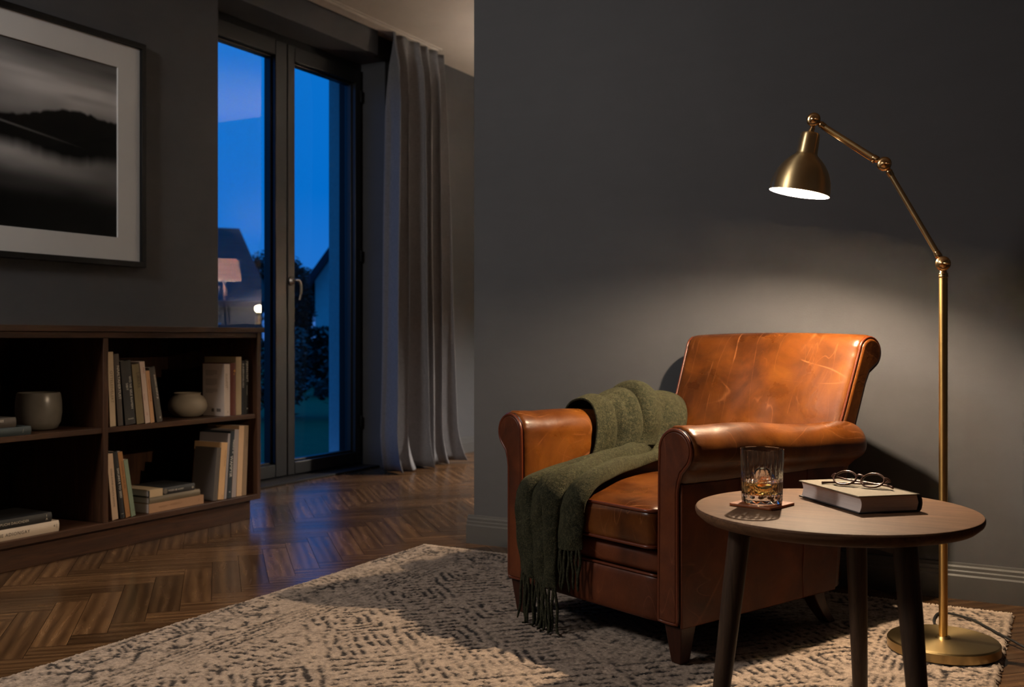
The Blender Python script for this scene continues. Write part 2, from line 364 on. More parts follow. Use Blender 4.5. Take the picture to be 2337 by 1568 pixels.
# ------------------------------------------------------------------ framed landscape photograph
pic = thing('framed_photograph', 'large black framed misty lake photograph above the bookcase', 'picture', (XW, 2.55, 1.66))
def pbox(mb, y0, y1, z0, z1, x0, x1): mb.box(x0, x1, y0-2.55, y1-2.55, z0-1.66, z1-1.66)
PY0, PY1, PZ0, PZ1 = 1.78, 3.333, 1.143, 2.178; fw = .026
f = MB()
for b in ((PY0, PY1, PZ1-fw, PZ1), (PY0, PY1, PZ0, PZ0+fw), (PY0, PY0+fw, PZ0+fw, PZ1-fw), (PY1-fw, PY1, PZ0+fw, PZ1-fw)): pbox(f, *b, .002, .036)
f.build('frame', M['black'], pic, bevel=.002)
IY0, IY1, IZ0, IZ1 = 1.93, 3.185, 1.272, 2.042
f = MB()
for b in ((PY0+fw, PY1-fw, IZ1, PZ1-fw), (PY0+fw, PY1-fw, PZ0+fw, IZ0), (PY0+fw, IY0, IZ0, IZ1), (IY1, PY1-fw, IZ0, IZ1)): pbox(f, *b, .004, .020)
f.build('mat_board', M['mat'], pic)
def lake():
    nx, ny = 260, 170; s = np.linspace(0, 1, nx)[None, :]; v = np.linspace(0, 1, ny)[:, None]
    u = (s*(IY1-IY0)+IY0-2.62)/(3.185-2.62)                             # 0..1 over the part in view
    r = np.random.default_rng(3)
    cl = vnoise((ny, nx), (9, 5), r)*.6+vnoise((ny, nx), (22, 12), r)*.4
    tops = .40-.11*np.clip((u+.2), 0, 2)**1.1*.8+.012*(vnoise((1, nx), (1, 70), r)-.5)+.02*np.sin(u*7+1); tops = np.where(u > .75, tops+.02*(u-.75)*4, tops)
    shore = .465-.045*np.clip(u, -1, 2)
    bott = shore+(shore-tops)*1.15
    st2 = vnoise((ny, nx), (34, 6), r); sky = .17+.50*np.exp(-((v-.17-.05*u)/.10)**2)*(.35+.6*cl+.5*st2)-.10*st2*np.exp(-((v-.02)/.08)**2)+.20*np.exp(-((v-.33)/.07)**2)*cl
    mist = .42*np.exp(-((v-.60-.05*u)/.085)**2)*(.6+.6*cl)*np.clip(1.05-.55*np.clip(u, 0, 2), .1, 1)+.03
    wat = mist+.05*np.exp(-((v-.76)/.05)**2)*cl
    sm = lambda a, b, x: np.clip((x-a)/(b-a), 0, 1)
    c = sky*(1-sm(-.008, .008, v-tops))+.012*sm(-.008, .008, v-tops)
    k = sm(-.03, .05, v-bott); c = c*(1-k)+wat*k
    st = np.exp(-((v-(.445+.10*u))/.006)**2)*.16*np.clip(1-u*1.25, 0, 1); c = c+st
    c = np.clip((c-.028)*1.45, .002, 1)
    V = [(0.0, IY0-2.55+(IY1-IY0)*i/(nx-1), IZ1-1.66-(IZ1-IZ0)*j/(ny-1)) for j in range(ny) for i in range(nx)]
    F = [(j*nx+i, j*nx+i+1, (j+1)*nx+i+1, (j+1)*nx+i) for j in range(ny-1) for i in range(nx-1)]
    o = mesh('print', V, F, m_attr('lake_print', lin(6, 6, 6), lin(235, 228, 226), .6), pic); o.location = (.012, 0, 0)
    o.data.attributes.new('pattern', 'FLOAT', 'POINT').data.foreach_set('value', c.ravel().astype(np.float32))
lake()
V = [(.022, y-2.55, z-1.66) for y, z in ((PY0+fw, PZ0+fw), (PY1-fw, PZ0+fw), (PY1-fw, PZ1-fw), (PY0+fw, PZ1-fw))]
mesh('picture_glass', V, [(0, 1, 2, 3)], M['picglass'], pic)

# ------------------------------------------------------------------ bookcase
BX = -3.24; BE = 3.503; B0 = .97
bc = thing('bookcase', 'long low walnut bookcase below the framed photograph', 'bookcase', (-3.53, 2.24, 0))
def bb(name, m, x0, x1, y0, y1, z0, z1, bev=.0015): return MB().box(x0+3.53, x1+3.53, y0-2.24, y1-2.24, z0, z1).build(name, m, bc, bevel=bev)
XB = XW+.004
bb('top_board', M['case'], XB, BX+.012, B0-.01, BE+.012, .842, .864)
bb('top_rail', M['case'], XB, BX-.004, B0, BE-.022, .818, .8405)
bb('bottom_board', M['case'], XB, BX, B0+.022, BE-.022, .090, .113)
bb('plinth', M['case'], XB, BX-.035, B0+.03, BE-.03, 0, .0895)
bb('back_panel', M['case_v'], XB, XB+.012, B0+.022, BE-.022, .1135, .8175)
for y in (B0, BE-.022): bb('side_panel', M['case_v'], XB, BX, y, y+.022, .090, .8415)
dv = (1.815, 2.648)
for y in dv: bb('divider', M['case_v'], XB+.0125, BX, y, y+.023, .1135, .8175)
ys = [B0+.022, dv[0], dv[0]+.023, dv[1], dv[1]+.023, BE-.022]
for i in range(3): bb('shelf', M['case'], XB+.0125, BX-.006, ys[2*i], ys[2*i+1], .455, .475)

# ------------------------------------------------------------------ books and pots in the bookcase
def text(body, size, m, parent, Mx, name='title_text', spacing=1.):
    cu = bpy.data.curves.new('txt', 'FONT'); cu.body = body; cu.size = size; cu.align_x = 'LEFT'; cu.align_y = 'CENTER'; cu.space_character = spacing; cu.resolution_u = 2
    o = bpy.data.objects.new('txt', cu); COL.objects.link(o); bpy.context.view_layer.update()
    me = bpy.data.meshes.new_from_object(o.evaluated_get(bpy.context.evaluated_depsgraph_get())); bpy.data.objects.remove(o); bpy.data.curves.remove(cu)
    me.name = name; me.transform(Mx); me.materials.clear(); me.materials.append(m)
    ob = bpy.data.objects.new(name, me); COL.objects.link(ob); ob.parent = parent; return ob
CM = {}
def cmat(c, rough=.6):
    k = (c, rough)
    if k not in CM: CM[k] = plain('book_cover_%d' % len(CM), lin(*c), rough, var=.10, vs=14)
    return CM[k]
INK = lambda c: cmat(c, .6)
def book(label, t, h, d, col, loc, lean=0, ink=(30, 28, 26), titles=(), soft=False, flat=False, rz=0, group=None, cover2=None, art=()):
    """local frame: x = out of the shelf (spine at x=0), y = thickness, z = height; flat books lie with the spine out"""
    b = thing('book', label, 'book', loc, rz, group)
    th = .0012 if soft else .0026; ov = 0 if soft else .003; m = cmat(col)
    c = MB()
    n = 6; sp = [(-.002, 0)]+[(.0006+(0 if soft else .0035)*sin(pi*i/n), t*i/n) for i in range(n+1)]+[(-.002, t)]
    poly = sp+[(-.004, t-th), (-.004, th)]
    c.prism(poly, h)
    c.box(-d, -.002, 0, th, 0, h); c.box(-d, -.002, t-th, t, 0, h)
    p = MB().box(-d+ov, -.004, th, t-th, ov, h-ov)
    parts = [c.build('cover', m, b), p.build('pages', M['page'], b)]
    if flat:   # rotate so thickness is up; height runs along world y
        Rm = Matrix(((1, 0, 0, 0), (0, 0, 1, 0), (0, 1, 0, 0), (0, 0, 0, 1)))
        for q in parts:
            q.data.transform(Rm); bm = bmesh.new(); bm.from_mesh(q.data); bmesh.ops.recalc_face_normals(bm, faces=bm.faces); bm.to_mesh(q.data); bm.free()
    xs = .0048 if not soft else .0012
    for (body, size, z, yy, sc, *rest) in titles:
        mm = INK(ink)
        if flat:   # text along world +y on the spine
            X = Matrix.Translation((xs, z, yy*t)) @ Matrix(((0, 0, 1, 0), (1, 0, 0, 0), (0, 1, 0, 0), (0, 0, 0, 1)))
        elif rest:  # text across the spine
            X = Matrix.Translation((xs, yy*t, z)) @ Matrix(((0, 0, 1, 0), (1, 0, 0, 0), (0, 1, 0, 0), (0, 0, 0, 1)))
        else:      # text runs down the spine
            X = Matrix.Translation((xs, yy*t, z)) @ Matrix(((0, 0, 1, 0), (0, 1, 0, 0), (-1, 0, 0, 0), (0, 0, 0, 1)))
        text(body, size, mm, b, X, spacing=sc)
    if lean:
        a = R(lean); b.rotation_euler = (a, 0, rz)
    return b
XS = -3.26; YS = .9939
def sh(zv): return .82-(.82-zv)*YS
# right bay, upper shelf, leaning against the divider
up = [
 ('tall cream paperback against the divider on the upper shelf', .026, .288, .20, (190, 170, 142), 2.696, 2.6, (120, 104, 84), [('OTTELESVELERT', .017, .215, .5, 1.)], True),
 ('tall grey brown hardback second from the divider on the upper shelf', .024, .280, .19, (72, 64, 58), 2.733, 4.6, (200, 190, 178), [('NAALTAHERTUST', .017, .235, .55, .95)], False),
 ('thick black book with two white title lines on the upper shelf', .049, .252, .18, (26, 25, 24), 2.768, 5.8, (190, 182, 172), [('SIBIT', .014, .165, .38, 1.), ('WO NE SELE RAMEN', .014, .190, .72, 1.), ('ITRAICK', .0075, .022, .22, 1., 1)], False),
 ('olive green hardback among books leaning on the upper shelf', .036, .238, .17, (112, 98, 66), 2.824, 6.4, (66, 56, 38), [('LIBIERE', .020, .205, .62, 1.), ('_ _ _', .012, .13, .5, 1.)], False),
 ('pinkish white paperback in the leaning row on the upper shelf', .024, .248, .18, (196, 174, 158), 2.866, 6.9, (150, 92, 74), [('nevn', .013, .225, .7, 1.), ('ronuscle', .008, .12, .3, 1.), ('nix', .012, .045, .55, 1.)], True),
 ('narrow peach tan paperback in the leaning row on the upper shelf', .019, .211, .15, (186, 144, 104), 2.893, 7.3, (150, 82, 46), [('NEDMEN AN HUE', .011, .175, .55, 1.)], True),
 ('dark grey slanting book at the open end of the upper row', .028, .226, .17, (58, 52, 46), 2.919, 10.6, (205, 196, 184), [('ANNWEN AMFUT JK', .011, .195, .6, 1.), ('o', .016, .022, .6, 1.)], False),
]
def lean_row(rows, z0, group):
    """each book touches the one before it; those leaning to -y stand on their near foot, those leaning to +y on their far foot"""
    prev = None; out = []
    for (lb, t, h, d, c, y, ln, ik, ti, so) in rows:
        a = R(abs(ln)); L = ln >= 0
        if prev:
            (y_, t_, h_, a_) = prev; tops = [0.0, min(h*cos(a), h_*cos(a_))]; need = []
            for z in tops:
                if L: need.append(y_+t_*cos(a_)-(z-t_*sin(a_))*math.tan(a_)+z*math.tan(a))
                else: need.append(y_+t_*cos(a_)+z*math.tan(a_)-(z-t*sin(a))*math.tan(a))
            y = max(max(need)+.0006, y if L else -9)
        out.append((lb, t, h, d, c, (XS, y, z0+(0 if L else t*sin(a))), ln, ik, ti, so)); prev = (y, t, h, a)
    for o in out: book(*o, group=group)
lean_row(up, .4757, 'books leaning on the upper shelf')
# right bay, upper shelf, upright by the side panel
ub = [
 ('white paperback showing its printed back cover on the upper shelf', .034, .228, .128, (206, 190, 178), 3.303, 0, (140, 116, 92), [('EUGANT', .016, .185, .35, 1.), ('arrunenvn', .009, .150, .6, 1.), ('M', .012, .022, .6, 1.)], True),
 ('dark red book with a gilt spine emblem on the upper shelf', .0325, .231, .17, (92, 38, 22), 3.3395, 0, (214, 150, 50), [('+', .03, .205, .62, 1.), ('o', .014, .186, .62, 1.)], False),
 ('tall beige hardback beside the dark red gilt book', .034, .258, .19, (170, 150, 118), 3.3735, 0, (146, 126, 96), [('_', .03, .15, .45, 1.)], False),
 ('slim black book with white lettering beside the tall beige one', .018, .240, .17, (20, 20, 20), 3.409, 0, (190, 184, 172), [('EUNERNWELVEO', .014, .228, .5, 1.)], True),
 ('black book with bold white title nearest the bookcase end', .022, .244, .17, (22, 22, 21), 3.4285, 0, (196, 190, 178), [('FIJERESTRIFT', .017, .238, .5, 1.), ('cemnenvaun', .009, .13, .5, 1.), ('A', .014, .03, .5, 1.)], False),
]
for (lb, t, h, d, c, y, ln, ik, ti, so) in ub:
    b = book(lb, t, h, d, c, (XS-.006, y, .4755), ln, ik, ti, so, group='books upright on the upper shelf')
    if 'back cover' in lb:   # text blocks and codes printed on the back cover (its -y face)
        mb = MB()
        for i, (z, w) in enumerate([(.198, .07), (.193, .075), (.188, .072), (.183, .074), (.178, .05), (.160, .076), (.155, .072), (.150, .075), (.145, .07), (.140, .074), (.135, .06), (.116, .074), (.111, .076), (.106, .074), (.101, .05)]):
            mb.box(-.112, -.112+w*.95, -.0003, 0, z, z+.0016)
        mb.build('back_text', INK((120, 106, 98)), b)
        mb = MB()
        for x0, n_ in ((-.075, 5), (-.045, 8)):
            for i in range(n_): mb.box(x0+i*.0032, x0+i*.0032+(.0022 if i % 3 else .0012), -.0003, 0, .018, .032)
        mb.build('bar_mark', INK((60, 48, 44)), b)
# right bay, bottom board, leaning left
lo = [
 ('cream book with long printed title against the divider on the bottom shelf', .028, .258, .17, (186, 160, 134), 2.706, 6.0, (70, 60, 50), [('OCHA KOINEI SAMUITE SAMONS', .0105, .20, .5, .95)], True),
 ('black book with white title in the leaning bottom row', .022, .266, .17, (22, 21, 20), 2.7385, 7.9, (196, 188, 176), [('SWUARS E TO SEED', .014, .20, .5, .95), ('j', .013, .02, .5, 1.)], False),
 ('tan paper bound book in the leaning bottom row', .022, .262, .16, (152, 108, 62), 2.7645, 8.8, (96, 60, 28), [('RENONNO W NA SER', .011, .225, .55, 1.), ('n', .010, .02, .6, 1.)], True),
 ('sage green book closing the leaning bottom row', .020, .229, .16, (118, 134, 112), 2.790, 9.7, (90, 104, 84), [('MI', .010, .03, .6, 1.)], True),
]
lean_row(lo, .1137, 'books leaning on the bottom shelf')
# right bay, bottom board, leaning right (pivot on the other foot)
ro = [
 ('dark grey book showing its cover on the bottom shelf', .024, .228, .13, (88, 80, 74), 3.2300, -6.2, (70, 62, 56), [('E', .009, .19, .5, 1.), ('u', .008, .12, .4, 1.)], False),
 ('peach cream paperback beside the dark grey book', .036, .247, .16, (212, 172, 126), 3.271, -5.6, (150, 110, 70), [('Tenusouu Pewem', .010, .215, .75, 1.), ('onm', .012, .02, .75, 1.)], True),
 ('slim pale grey booklet between the peach and navy books', .013, .285, .17, (150, 144, 146), 3.312, -5.0, (100, 96, 98), [], True),
 ('dark navy book with slanting white title on the bottom shelf', .024, .292, .17, (34, 44, 52), 3.329, -4.4, (214, 210, 204), [('Nitdro w', .016, .255, .72, 1.), ('WAMPYIR', .021, .185, .4, 1.), ('g', .012, .03, .5, 1.)], False),
 ('light mauve grey book beside the dark navy one', .026, .298, .18, (160, 150, 148), 3.357, -3.8, (120, 110, 108), [('_', .014, .17, .4, 1.)], True),
 ('tall cream book second from the bookcase end on the bottom shelf', .032, .312, .19, (206, 172, 136), 3.387, -3.2, (170, 130, 96), [], True),
 ('tall brown book beside the end panel on the bottom shelf', .026, .311, .19, (138, 114, 88), 3.4225, -2.8, (100, 78, 58), [('P ORVO', .012, .26, .6, 1.)], True),
]
lean_row(ro, .1137, 'books leaning against the bookcase end')
# flat stacks
Z = .1132
book('tan book lying lowest in the stack of three', .037, .292, .19, (166, 128, 96), (XS, 2.884, Z), ink=(132, 96, 70), titles=[('NERSA', .011, .05, .5, 1.3), ('ANERSOT', .012, .11, .55, 1.3), ('O', .012, .26, .5, 1.)], flat=True, soft=True, group='books stacked flat in the right bay'); Z += .0374
book('khaki grey book in the middle of the stack of three', .026, .270, .18, (112, 100, 80), (XS-.002, 2.886, Z), ink=(140, 96, 62), titles=[('o . . . n', .010, .10, .5, 1.6)], flat=True, group='books stacked flat in the right bay'); Z += .0264
b = book('black and cream book on top of the stack of three', .029, .240, .18, (30, 29, 28), (XS-.002, 2.886, Z), ink=(196, 186, 172), titles=[('VOEEA BE HOMT', .010, .095, .5, 1.1), ('o', .018, .222, .5, 1.)], flat=True, group='books stacked flat in the right bay')
MB().box(-.176, .0040, -.0004, .066, .0262, .0296).box(.0030, .0046, -.0004, .066, -.0004, .0296).build('cream_band', cmat((188, 164, 130)), b)
MB().lathe([(0, 0), (.011, 0), (.011, .0004), (0, .0004)], 24, Matrix.Translation((.0046, .080, .0145)) @ Matrix.Rotation(pi/2, 4, 'Y')).lathe([(0, 0), (.006, 0), (.006, .0008), (0, .0008)], 18, Matrix.Translation((.0046, .080, .0145)) @ Matrix.Rotation(pi/2, 4, 'Y')).build('round_emblem', cmat((96, 88, 78)), b)
# left bay stacks
Z = .1132
book('white book lying lowest on the bottom shelf of the left bay', .039, .31, .21, (206, 190, 170), (XS, 2.158, Z), ink=(70, 62, 54), titles=[('THE ADIONGAY', .0165, .055, .48, 1.15), ('4', .013, .286, .55, 1.), ('|', .016, .297, .55, 1.)], flat=True, group='books stacked on the bottom shelf of the left bay'); Z += .0394
book('black book with pale title lying on the white book', .033, .31, .20, (26, 25, 24), (XS-.003, 2.130, Z), ink=(190, 178, 160), titles=[('RITTYLSDEKIS PUCHI DAUCHDER', .0125, .02, .5, 1.05), ('I', .012, .286, .72, 1.), ('A', .012, .284, .35, 1.)], flat=True, group='books stacked on the bottom shelf of the left bay')
Z = .4752
book('dark teal book lying under the grey one beside the pot', .030, .26, .18, (50, 62, 66), (XS, 2.094, Z), ink=(150, 150, 144), titles=[('/', .018, .225, .5, 1.)], flat=True, group='books stacked beside the grey pot'); Z += .0304
book('grey banded book lying on the dark teal one', .034, .26, .17, (74, 68, 62), (XS-.004, 2.038, Z), ink=(214, 206, 196), titles=[('MANBERANSSEE', .012, .125, .7, 1.)], flat=True, group='books stacked beside the grey pot')

pot = MB(); pr = [(0, 0), (.050, 0), (.064, .006), (.076, .028), (.081, .065), (.080, .105), (.076, .133), (.073, .139), (.070, .137), (.073, .105), (.074, .065), (.068, .03), (0, .02)]
o = pot.lathe(pr, 56).build('ceramic_pot', M['stone'], smooth=True, sharp=60); o.location = (-3.40, 2.489, .4753); tag(o, 'speckled grey stoneware pot on the upper shelf of the left bay', 'pot')
pr = [(0, 0), (.046, 0), (.062, .008), (.081, .030), (.085, .048), (.080, .070), (.066, .088), (.056, .094), (.055, .100), (.059, .104), (.056, .105), (.050, .098), (.050, .09), (.07, .066), (.076, .045), (.06, .015), (0, .01)]
o = MB().lathe([(r*.98, z) for r, z in pr], 56).build('round_vase', M['bisque'], smooth=True, sharp=60); o.location = (-3.385, 3.205, .4753); tag(o, 'squat round beige vase between books on the upper shelf', 'vase')

# ------------------------------------------------------------------ rug
RX0, RX1, RY0, RY1 = -2.24, -.165, 1.02, 3.33; RZ = .013
def rug():
    st = .0036; nx = int((RX1-RX0)/st); ny = int((RY1-RY0)/st); r = np.random.default_rng(5)
    X = np.linspace(RX0, RX1, nx)[None, :].repeat(ny, 0); Y = np.linspace(RY0, RY1, ny)[:, None].repeat(nx, 1)
    wob = lambda a, c: (vnoise((ny, nx), c, r)-.5)*2*a
    Xw = X+wob(.008, (50, 44)); Yw = Y+wob(.008, (50, 44))
    u = np.minimum(Xw-RX0, RX1-Xw); v = np.minimum(RY1-Yw, Yw-RY0); e = np.minimum(u, v); side = u < v
    along = np.where(side, Yw, Xw)
    p = np.zeros((ny, nx))
    def dash(a, per, duty, jit, cells): return (np.mod(a/per+jit*vnoise((ny, nx), cells, r), 1) < duty).astype(float)
    n1 = vnoise((ny, nx), (170, 150), r); n2 = vnoise((ny, nx), (60, 52), r); n3 = vnoise((ny, nx), (22, 20), r); n0 = vnoise((ny, nx), (420, 380), r)
    # border of short bars
    b1 = ((e > .025) & (e < .100)); p = np.where(b1, .9*dash(along+.5*np.where(dash(along, .20, .5, 0, (4, 4)) > 0, e, -e), .022, .42, .25, (60, 52))*(n1 > .42), p)
    p = np.where((np.abs(e-.022) < .005) | (np.abs(e-.106) < .004) | (np.abs(e-.116) < .004), .8*(n1 > .36), p)
    # open band with scattered hooks
    b2 = ((e > .125) & (e < .205)); q = np.mod((along+e)/.13, 1); q2 = np.mod((along-e)/.19, 1); p = np.where(b2, np.where(((q < .12) | (q2 < .09) | ((q > .45) & (q < .52) & (n2 > .4))) & (n1 > .36), .9, .35*(n2 > .68)), p)
    # parallel corded lines
    b3 = ((e > .212) & (e < .310)); p = np.where(b3, .85*(np.mod(e/.0196, 1) < .40)*(n1 > .30), p)
    # field of hatched lozenges
    c_ = .235; a = (Xw+Yw)/sqrt(2); b = (Xw-Yw)/sqrt(2); ca = np.floor(a/c_); cb = np.floor(b/c_); par = np.mod(ca+cb, 2)
    la = np.mod(a/c_, 1); lb = np.mod(b/c_, 1); kind = np.mod(ca*3+cb*5+np.floor(ca*cb*.37), 4)
    brk = (np.mod(np.where(par > 0, Yw, Xw)/.052+.5*n3, 1) < .72)
    h1 = dash(np.where(par > 0, Xw, Yw), .030, .36, .14, (70, 60))*(n1 > .34)*brk
    h2 = dash(a, .027, .38, .14, (70, 60))*(n1 > .36)*(np.mod(b/.06+.4*n3, 1) < .75)
    rr = np.maximum(np.abs(la-.5), np.abs(lb-.5)); h3 = (np.mod(rr/.115, 1) < .40)*(n1 > .33)
    h4 = dash(b, .034, .34, .14, (70, 60))*(n1 > .40)
    fld = np.where(kind == 0, h1, np.where(kind == 1, h3, np.where(kind == 2, h2, h4)))
    edge_l = np.minimum(np.minimum(la, 1-la), np.minimum(lb, 1-lb)); fld = np.where(edge_l < .025, .8*(n1 > .4), np.where(edge_l < .07, 0, fld))
    p = np.where(e >= .318, fld, p)
    p = np.clip(p, 0, 1); p *= np.clip(.15+1.25*n3, 0, 1.1)
    k = np.array([.25, .5, .25])
    for _ in range(1):
        for ax in (0, 1): p = np.apply_along_axis(lambda m: np.convolve(m, k, 'same'), ax, p)
    p = np.clip(p*1.15+.50*(n0-.5)+.30*(n1-.5)+.30*(r.random((ny, nx))-.5)+.22, 0, 1)
    p = np.where((RY1-Y < .02), np.minimum(p, .05), p)
    hgt = RZ+.0027*(n0-.5)*2+.0022*(r.random((ny, nx))-.5)+.0025*(n1-.5)-.0040*np.clip(p, 0, 1)
    edge = np.minimum(np.minimum(X-RX0, RX1-X), np.minimum(RY1-Y, Y-RY0)); hgt = hgt*np.clip(.35+edge/.012, 0, 1)
    Xe = X+np.where(edge < .001, .010*(r.random((ny, nx))-.5), .0035*(r.random((ny, nx))-.5)); Ye = Y+np.where(edge < .001, .010*(r.random((ny, nx))-.5), .0035*(r.random((ny, nx))-.5))
    P = np.stack([Xe, Ye, hgt], -1).reshape(-1, 3); idx = np.arange(nx*ny).reshape(ny, nx)
    Q = np.stack([idx[:-1, :-1], idx[:-1, 1:], idx[1:, 1:], idx[1:, :-1]], -1).reshape(-1, 4)
    # skirt down to the floor
    loop = np.concatenate([idx[0, :], idx[1:, -1], idx[-1, -2::-1], idx[-2:0:-1, 0]]); m = len(loop); sk = P[loop].copy(); sk[:, 2] = .0003
    S = np.stack([loop, np.arange(m)+nx*ny, np.roll(np.arange(m), -1)+nx*ny, np.roll(loop, -1)], -1)
    me = bpy.data.meshes.new('rug'); P2 = np.concatenate([P, sk]); Q2 = np.concatenate([Q, S])
    me.vertices.add(len(P2)); me.vertices.foreach_set('co', P2.astype(np.float32).ravel())
    me.loops.add(Q2.size); me.loops.foreach_set('vertex_index', Q2.astype(np.int32).ravel())
    me.polygons.add(len(Q2)); me.polygons.foreach_set('loop_start', np.arange(0, Q2.size, 4, dtype=np.int32))
    me.update(calc_edges=True); me.validate()
    me.attributes.new('pattern', 'FLOAT', 'POINT').data.foreach_set('value', np.concatenate([p.ravel(), np.zeros(m)]).astype(np.float32))
    me.polygons.foreach_set('use_smooth', [True]*len(me.polygons))
    me.materials.append(m_attr('wool_pile', lin(182, 162, 144), lin(44, 37, 34), .95, .30, 520, .1))
    o = bpy.data.objects.new('rug', me); COL.objects.link(o); tag(o, 'beige wool rug with broken dark tribal pattern under the armchair', 'rug')
    # tufted fringe along the short back edge
    f = MB(); x = RX0+.004
    while x < RX1:
        l = .010+.012*random.random(); dx = (random.random()-.5)*.012; y = RY1-.004
        f.tube([(x, y, .010), (x+dx*.5, y+l*.6, .009), (x+dx, y+l, .003)], [.0032, .0030, .0012], 5, caps=True); x += .0055+.003*random.random()
    fo = f.build('fringe', plain('fringe_wool', lin(190, 174, 156), .95, var=.1, vs=60), o, smooth=True); tag(fo, 'cream tufted fringe')
rug()

# ------------------------------------------------------------------ leather armchair (local: front = -y)
CH = thing('armchair', 'cognac leather club armchair with rolled arms and green throw', 'armchair', (-1.038, 2.806, RZ-.001), R(-22.5))
CZ = -(RZ-.001)                                                         # so local z below is height above the floor
def arc(cx, cy, r, a0, a1, n): return [(cx+r*cos(R(a0+(a1-a0)*i/n)), cy+r*sin(R(a0+(a1-a0)*i/n))) for i in range(n+1)]
def resample(P, d):
    out = []
    for i in range(len(P)):
        a, b = Vector(P[i]), Vector(P[(i+1) % len(P)]); n = max(1, int((b-a).length/d))
        out += [tuple(a.lerp(b, k/n)) for k in range(n)]
    return out
def sweep(prof, stations, fn, pleat=None):
    """prof: closed 2D loop; stations: (pos, inset); fn(a, b, pos) -> xyz"""
    n = len(prof); A = sum(prof[i][0]*prof[(i+1) % n][1]-prof[(i+1) % n][0]*prof[i][1] for i in range(n)); sg = 1 if A > 0 else -1
    N = []
    for i in range(n):
        t = Vector(prof[(i+1) % n])-Vector(prof[i-1]); N.append(Vector((t.y, -t.x)).normalized()*sg)
    V = []; F = []
    for (pos, ins) in stations:
        for i in range(n):
            k = ins+(pleat(i, pos) if pleat else 0); V.append(Vector(fn(prof[i][0]-N[i].x*k, prof[i][1]-N[i].y*k, pos)))
    for s in range(len(stations)-1):
        for i in range(n): j = (i+1) % n; F.append((s*n+i, s*n+j, (s+1)*n+j, (s+1)*n+i))
    F += [list(range(n)), [(len(stations)-1)*n+i for i in range(n)]]
    return V, F
def inset_poly(P, d):
    n = len(P); A = sum(P[i][0]*P[(i+1) % n][1]-P[(i+1) % n][0]*P[i][1] for i in range(n)); sg = 1 if A > 0 else -1; out = []
    for i in range(n):
        t = Vector(P[(i+1) % n])-Vector(P[i-1]); out.append((P[i][0]-t.normalized().y*sg*d, P[i][1]+t.normalized().x*sg*d))
    return out
ease = lambda a, b, x: (lambda t: t*t*(3-2*t))(min(1, max(0, (x-a)/(b-a))))
def arm(sx):
    prof = [(.262, .112), (.262, .30), (.263, .50)]+arc(.327, .544, .063, 190, -62, 30)+[(.3475, .474), (.338, .460), (.334, .44), (.334, .112)]
    prof = resample(prof, .010); n = len(prof)
    def fn(a, b, y):
        q = min(1, max(0, (y+.30)/.66)); z = b-.034*q*ease(.40, .56, b)+.004*sin(y*17+a*9)*ease(.5, .6, b)
        yy = y+.13*(b-.105)*q; return (sx*a, yy, z+CZ)
    def pleat(i, pos):
        if prof[i][1] < .47 or pos > -.285: return 0
        return .0013*cos(i*2.4)*(1 if pos < -.300 else .5)
    st = [(-.320, .013), (-.3185, .008), (-.315, .0035), (-.308, .0008), (-.300, 0), (-.290, 0), (-.27, -.001)]+[(-.25+.025*i, -.0012*sin(i*.6)) for i in range(24)]+[(.340, .001), (.352, .005), (.361, .012), (.367, .022), (.370, .034)]
    V, F = sweep(prof, st, fn, pleat)
    o = mesh('armrest', V, F, M['leather'], CH, smooth=True, sharp=50)
    # plain front panel framed by piping
    key = [(.2735, .120), (.2765, .50)]+arc(.325, .542, .0470, 186, -48, 26)+[(.340, .490), (.331, .465), (.327, .44), (.327, .120)]
    key = inset_poly(resample(key, .012), .0)
    MX = Matrix(((sx, 0, 0, 0), (0, 0, 1, -.327), (0, 1, 0, CZ), (0, 0, 0, 1)))
    pn = MB().prism(key, .010, MX).build('front_panel', M['leather_d'], CH, bevel=.0025, seg=3)
    tag(pn, 'dark reddish brown front panel')
    lo = [(sx*a, -.3235, b+CZ) for a, b in inset_poly(key, -.004)]
    MB().tube(lo, .0042, 8, closed=True).build('piping', M['piping'], pn, smooth=True)
    # flat outer side below the roll, with two seams
    sp = MB(); S = []
    for (y, z) in ((-.318, .106), (.322, .106), (.322+.043, .456), (-.318, .462)): S.append((y, z))
    V = [(sx*x, y, z+CZ) for x in (.333, .3415) for y, z in S]
    sp.add(V, [(0, 1, 2, 3), (4, 5, 6, 7), (0, 1, 5, 4), (1, 2, 6, 5), (2, 3, 7, 6), (3, 0, 4, 7)])
    so = sp.build('side_panel', M['leather_d'], CH, bevel=.004)
    for y, y2 in ((-.10, -.10), (.17, .19)):
        MB().tube([(sx*.3405, y, .11+CZ), (sx*.3418, y, .2+CZ), (sx*.3418, y2, .44+CZ), (sx*.340, y2, .458+CZ)], .0022, 6).build('seam', M['piping'], so, smooth=True)
for s in (1, -1): arm(s)

